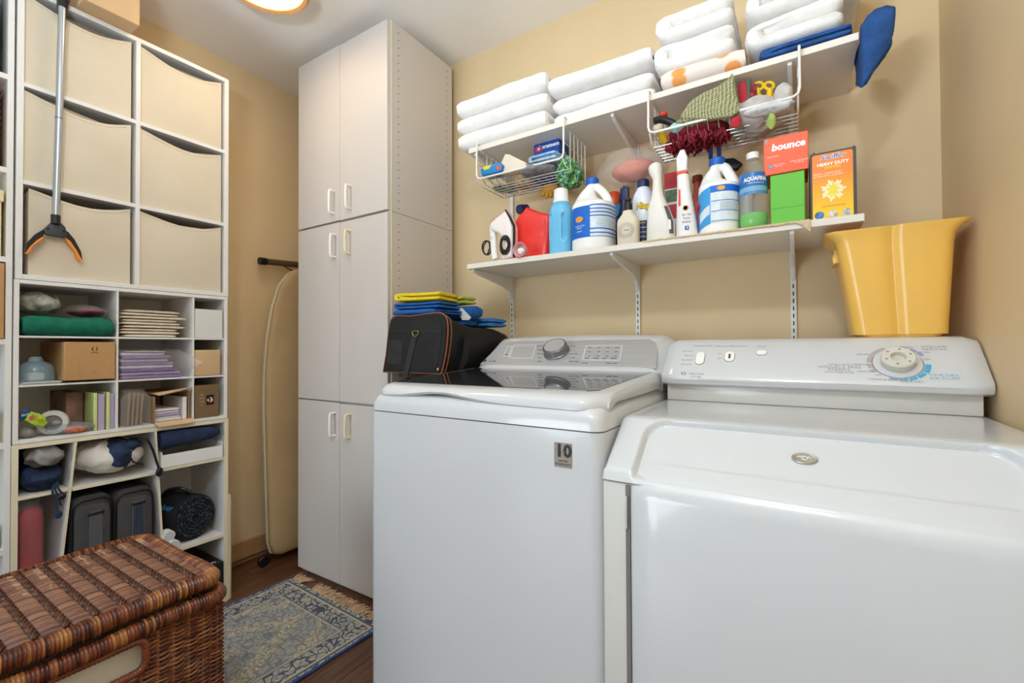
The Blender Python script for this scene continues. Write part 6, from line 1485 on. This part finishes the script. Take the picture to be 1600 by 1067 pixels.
t = thing('orange_sachet', 'orange sachet in a clear bag in front of the tape dispenser', 'sachet', (-2.02, .49, R3))
MB().ball((-2.022, .498, R3 + .013), (.016, .030, .011), 20, 12, .004, 50, 3, -.012).build('sachet', pat('orange_foil', ['#E4713F', '#D2552E', '#F09A62'], 150, .3), t)
MB().ball((-2.028, .488, R3 + .017), (.024, .058, .016), 24, 14, .005, 40, 4, -.016).build('film', mat('bag_tint', '#8FA3B0', .2, alpha=.35), t)
NB = ((.541, '#C9D68A', .009), (.553, '#B9A9CC', .018), (.5745, '#C9D68A', .009), (.585, '#B4A4C8', .012))
for i, (y, c, w) in enumerate(NB):
    hgt = .128 if i % 2 == 0 else .122
    simple('notebook', MB().box((-2.24, y, R3), (OX1 - .012 + (.006 if i % 2 == 0 else 0), y + w, R3 + hgt), .0015, 1), mat('note_' + c[1:], c, .4), ('leftmost lime spined', 'left lilac', 'second lime spined', 'right lilac')[i] + ' upright notebook in the lower left pigeonhole', 'notebook', 'upright notebooks', 0)
simple('green_binder', MB().box((-2.28, .490, R3 + .0), (-2.10, .535, R3 + .13), .003, 1), mat('binder_red', '#8B6A5A', .6, var=.3, vscale=12), 'dull red brown binder at the back of the lower left pigeonhole', 'binder', None, 0)
t = thing('bagged_dividers', 'brown cardboard dividers wrapped in a clear bag', 'dividers', (-2.1, .65, R3))
for i in range(4):
    y = .632 + i * .0135
    MB().box((-2.22, y, R3 + .001), (OX1 - .006 - .003 * i, y + .007, R3 + .122 - .003 * i), .001, 1, Matrix.Rotation(math.radians(-3), 3, 'X')).build('card_divider', mat('divider_card', '#8B6E50', .7, var=.1), t, 0)
secs = []
for k_ in range(14):
    u = k_ / 13; secs.append([(x_ + .003 * noise.noise(Vector((k_ * .9, q_, 2))), y_ + .0022 * noise.noise(Vector((k_ * .9, q_ * .7, 5))), R3 + .0006 + .130 * u) for q_, (x_, y_) in enumerate(rrect(-2.112, .655, .108 * (1 if u < .8 else 1 - (u - .8) * 1.2), .044 * (1 if u < .75 else 1 - (u - .75) * 1.6), .012, 5))])
MB().loft(secs).build('film', M_HAZY, t, 70)
t = thing('open_carton', 'open cardboard box of white envelopes with flap hanging down', 'box', (-2.08, .76, R3))
oy0, oy1 = .707, .825
for lo, hi in (((-2.28, oy0, R3), (OX1 + .004, oy0 + .003, R3 + .100)), ((-2.28, oy1 - .003, R3), (OX1 - .004, oy1, R3 + .112)), ((-2.28, oy0 + .003, R3), (OX1, oy1 - .003, R3 + .003)), ((-2.28, oy0 + .003, R3 + .108), (OX1 - .03, oy1 - .003, R3 + .111))): MB().box(lo, hi).build('wall', M_CARDIN, t, 0)
MB().prism([(OX1 + .0005, oy0, R3 + .003), (OX1 + .0005, oy1 + .012, R3 + .003), (OX1 + .022, oy1 + .008, R3 - .010), (OX1 + .022, oy0 + .010, R3 - .012)], (0, 0, .002)).build('bottom_flap', M_KRAFT2, t, 0)
MB().prism([(OX1 - .03, oy0 + .004, R3 + .109), (OX1 - .03, oy1 - .002, R3 + .112), (OX1 + .018, oy1 - .001, R3 + .126), (OX1 + .018, oy0 + .012, R3 + .104)], (0, 0, .0022)).build('top_flap', M_KRAFT2, t, 0)
for i in range(5):
    simple('envelope', MB().box((-2.24, oy0 + .006, R3 + .0036 + i * .0095), (OX1 - .012 - .006 * (i % 2), oy1 - .024 - .002 * i, R3 + .0125 + i * .0095), .002, 1), mat('envelope_white' if i != 2 else 'envelope_lilac', '#E9E6E6' if i != 2 else '#B7A3CC', .6), ('lowest', 'second', 'middle lilac', 'fourth', 'topmost')[i] + ' envelope bundle inside the open carton', 'envelope', 'envelopes in the open carton', 0)
simple('card_wedge', MB().box((-2.20, oy1 - .021, R3 + .0035), (OX1 - .008, oy1 - .008, R3 + .09), .001, 1), M_PLASTIC_W, 'white card standing at the right inside the open carton', 'card', None, 0)
t = thing('bronze_gift_box', 'bronze coloured gift box with a small round picture', 'box', (-2.1, .89, R3))
M_BRZ = mat('bronze_card', '#7D6444', .5, var=.06)
MB().box((-2.27, .8435, R3), (OX1 - .004, .932, R3 + .130), .0015, 1).build('carton', M_BRZ, t, 0)
gx = OX1 - .0038
MB().prism([(gx, y, z) for y, z in rrect(.898, R3 + .070, .014, .020, .002, 2)], (.0004, 0, 0)).build('label_panel', M_BLACK, t, 0)
MB().lathe([(0, 0), (.0105, 0), (.0105, .0004), (0, .0004)], (gx + .0004, .898, R3 + .070), 20, XR90).build('round_picture', pat('medallion_print', ['#E6E0DA', '#C9402E', '#3B3B44', '#D9D2C8'], 160, .4, 0), t, 0)
for i in range(4): text(('FINE', 'BLEND', 'COFFEE', '12 CT')[i], .0055, mat('pale_gold_print', '#CDBB97', .5), t, SIDE, (gx + .0003, .868, R3 + .092 - .014 * i))

# ------------------------------------------------------------------ lower cubbies
L1 = .5957
M_NVY = mat('navy_cloth', '#22304F', .9, var=.2, vscale=20, bump=.3); M_GRC = mat('grey_jersey', '#8E8986', .9, var=.1, vscale=15, bump=.3)
t = thing('navy_drawstring_bag', 'navy drawstring bag with dangling cords in the upper left cubby', 'bag', (-2.1, .42, L1))
MB().ball((-2.095, .424, L1 + .040), (.090, .044, .038), 64, 36, .012, 24, 3, -.0375).build('bag_body', M_NVY, t)
for i, (dy, dz) in enumerate(((.445, -.05), (.452, -.02), (.438, -.075))):
    MB().tube(spline([(-2.02, .452, L1 + .022), (OX1 + .006, dy, L1 + .006), (OX1 + .008, dy + .008, L1 + dz * .5), (OX1 + .008, dy + .014, L1 + dz)], 4, False), .0028, 6).build('cord', M_NVY, t)
MB().ball((OX1 + .008, .460, L1 - .022), (.007, .011, .010), 12, 8).build('cord_stop', M_BLACK, t); MB().ball((OX1 + .008, .4525, L1 - .078), (.006, .010, .012), 12, 8).build('cord_stop', M_NVY, t)
lump('grey_jersey', 'crumpled grey cloth on the navy drawstring bag', 'cloth', (-2.06, .428, L1 + .108), (.055, .034, .024), M_GRC, 22, .014, 26)
lump('knit_hat', 'black knit hat at the back of the upper left cubby', 'hat', (-2.21, .42, L1 + .098), (.06, .040, .034), M_BLACK, 23, .006, 20)
t = thing('white_navy_backpack', 'white and navy fabric bag with black cord in the upper middle cubby', 'bag', (-2.1, .60, L1))
MB().ball((-2.09, .600, L1 + .072), (.085, .093, .054), 64, 36, .010, 18, 4, -.0545).build('bag_body', mat('white_canvas', '#D9D2CA', .85, var=.08, vscale=12, bump=.2), t)
MB().ball((-2.075, .614, L1 + .078), (.0905, .040, .048), 56, 32, .010, 20, 6).build('navy_panel', M_NVY, t); MB().ball((-2.08, .640, L1 + .103), (.07, .045, .020), 24, 14, .006, 24, 8).build('navy_flap', M_NVY, t)
MB().tube(spline([(-2.03, .655, L1 + .128), (OX1 + .006, .680, L1 + .128), (OX1 + .010, .700, L1 + .085), (OX1 + .010, .712, L1 + .040), (OX1 + .010, .722, L1 + .003)], 6, False), .0042, 8).build('cord', M_BLACK, t); MB().ball((OX1 + .010, .722, L1 - .004), (.007, .011, .016), 12, 8, .002, 60).build('cord_stop', M_BLACK, t)
MB().tube(spline([(OX1 - .004, .656, L1 + .098), (OX1 + .002, .640, L1 + .080), (OX1 + .002, .645, L1 + .050), (OX1 + .002, .675, L1 + .033)], 6, False), .003, 6).build('cord', M_BLACK, t)
t = thing('white_tray', 'open white card tray in the upper right cubby', 'tray', (-2.1, .84, .5985))
tz = .5985
for lo, hi in (((-2.27, .730, tz), (OX1 + .004, .733, tz + .062)), ((-2.27, .940, tz), (OX1 + .002, .943, tz + .066)), ((-2.27, .733, tz), (OX1, .940, tz + .003)), ((OX1 - .001, .733, tz + .003), (OX1 + .002, .940, tz + .050))): MB().box(lo, hi).build('wall', M_PLASTIC_W, t, 0)
t = thing('navy_pouch', 'navy fabric pouch lying on the white tray', 'pouch', (-2.08, .83, tz + .067))
secs = []
for i in range(13):
    u = i / 12; y = .728 + .205 * u; k_ = (1 - .55 * max(0, (abs(u - .45) - .35) / .2) ** 1.5) ; hz = .036 * k_ * (1 - .35 * u); secs.append([(x_, y, tz + .104 + z_ + .004 * u) for x_, z_ in rrect(-2.085, 0, .086 * (.8 + .2 * k_), hz, hz * .8, 4)])
o = MB().loft(secs).build('fabric', M_NVY, t, 60); crumple(o, .003, 25, 2)
# bottom row
t = thing('red_blanket_roll', 'red rolled blanket wrapped in clear plastic', 'blanket', (-2.10, .405, .047))
MB().lathe([(0, .0472), (.026, .0475), (.0305, .06), (.031, .25), (.031, .50), (.028, .53), (.014, .545), (0, .547)], (-2.062, .399, 0), 32).build('roll', mat('red_fleece', '#A01F30', .95, var=.12, vscale=18, bump=.4), t)
o = MB().lathe([(0, .0471), (.028, .0473), (.0325, .06), (.033, .14), (.033, .25), (.033, .35), (.033, .44), (.033, .50), (.030, .54), (.017, .56), (0, .563)], (-2.062, .399, 0), 40).build('film', M_CLEAR, t); crumple(o, .0022, 45, 3)
M_CH = mat('charcoal_nylon', '#3C3A3B', .75, var=.12, vscale=16, bump=.25, bscale=350); M_CH2 = mat('charcoal_panel', '#484647', .7, var=.1, vscale=14, bump=.3, bscale=400); M_CHS = mat('charcoal_strap', '#55565A', .7, bump=.3)
for i, (y0, y1) in enumerate(((.486, .592), (.598, .712))):
    t = thing('cooler_bag', ('left charcoal cooler bag with plain strap, behind the hamper', 'right charcoal cooler bag with ribbed strap, beside the blanket roll')[i], 'bag', (-2.1, (y0 + y1) / 2, .047), 'charcoal cooler bags')
    zt_ = .552 - .006 * i
    pr_ = [(y, z) for y, z in rrect((y0 + y1) / 2, (zt_ + .047) / 2, (y1 - y0) / 2, (zt_ - .047) / 2, .03, 5)]
    MB().loft([[(xx, (y0 + y1) / 2 + (y - (y0 + y1) / 2) * k_, .047 + (z - .047) * k_ + .0005) for y, z in pr_] for xx, k_ in ((-2.27, .95), (-2.26, 1), (OX1 - .025, 1), (OX1 - .012, .97))]).build('body', M_CH, t, 45)
    MB().loft([[(xx, (y0 + y1) / 2 + (y - (y0 + y1) / 2) * k_, .30 + (z - .30) * k_) for y, z in pr_] for xx, k_ in ((OX1 - .013, .88), (OX1 - .004, .87), (OX1 - .002, .82))]).build('front_panel', M_CH2, t, 45)
    ym = (y0 + y1) / 2 + .008
    MB().tube([(OX1 - .009, (y0 + y1) / 2 + (y - (y0 + y1) / 2) * .93, .30 + (z - .30) * .955) for y, z in pr_], .0025, 6, True).build('zipper', M_BLACK, t)
    MB().box((OX1 - .003, ym - .017, .20), (OX1 + .003, ym + .017, .500), .001, 1).build('strap', M_CHS, t, 0); MB().box((OX1 - .003, ym - .021, .487), (OX1 + .005, ym + .021, .497), .002, 1).build('buckle', M_BLACK, t)
    if i:
        for j in range(5): MB().box((OX1 + .003, ym - .014 + j * .006, .20), (OX1 + .0042, ym - .011 + j * .006, .486)).build('rib', M_NVY, t, 0)
t = thing('blanket_roll', 'black rolled picnic blanket with blue lettering and carry handle', 'blanket', (-2.10, .86, .2835))
bc = Vector((-2.128, .8425, .2835 + .0885)); RB = Matrix.Rotation(math.radians(13), 3, 'Z') @ XR90
MB().lathe([(0, -.085), (.083, -.085), (.0875, -.078), (.088, .0), (.0875, .072), (.082, .080), (0, .078)], bc, 40, RB).build('cover', mat('black_fleece', '#15161A', .9, var=.2, vscale=20, bump=.3), t)
sp = []
for i in range(170):
    a = i * .21; r_ = .010 + .070 * i / 170; sp.append(bc + RB @ Vector((r_ * math.cos(a), r_ * math.sin(a), .0805)))
MB().tube(sp, .0054, 6).build('spiral_edge', pat('plaid_navy', ['#141A24', '#222C3A', '#101116', '#3A4650'], 160), t)
MB().tube(spline([bc + Vector((-.03, -.05, .082)), bc + Vector((-.01, -.045, .108)), bc + Vector((.04, -.02, .118)), bc + Vector((.06, .01, .096))], 5, False), .007, 8).build('carry_handle', M_BLACK, t)
nn = Vector((.18, -.78, .60)).normalized(); XX = Vector((.974, .225, 0)); YY = nn.cross(XX); LR = Matrix((XX, YY, nn)).transposed()
text('outdoor', .032, mat('blue_stitch', '#2C8ED0', .5), t, LR, bc + nn * .0886 + XX * .0, bold=.0006)
for i, (y, z) in enumerate(((.765, .2842), (.792, .2842))):
    t = thing('paper_tube', ('upper', 'lower front')[i] + ' white paper tube beside the rolled blanket', 'tube', (-2.05, y, z), 'white paper tubes')
    zc_ = .2836 + .0198 + (.0385 if i == 0 else 0); yc_ = .757 if i == 0 else .770
    MB().tube([(-2.043, yc_, zc_), (OX1 + (.004 if i == 0 else .010), yc_, zc_)], .0195, 20).build('wall', M_PLASTIC_W, t); MB().tube([(OX1 + (.0042 if i == 0 else .0102), yc_, zc_), (OX1 + (.0050 if i == 0 else .0110), yc_, zc_)], .0165, 20).build('end_disc', mat('tube_end', '#CFCFCF', .6), t)
t = thing('black_game_box', 'black box with white lettering low in the right cubby', 'box', (-2.1, .86, .047))
MB().box((-2.28, .775, .047), (OX1 + .012, .944, .175), .001, 1).build('carton', mat('black_card', '#141416', .35), t, 0); text('EXPANSION', .020, M_WPRINT, t, Matrix(((0, -1, 0), (1, 0, 0), (0, 0, 1))), (OX1 - .010, .87, .1753)); text('K', .022, M_WPRINT, t, SIDE, (OX1 + .0125, .925, .135))
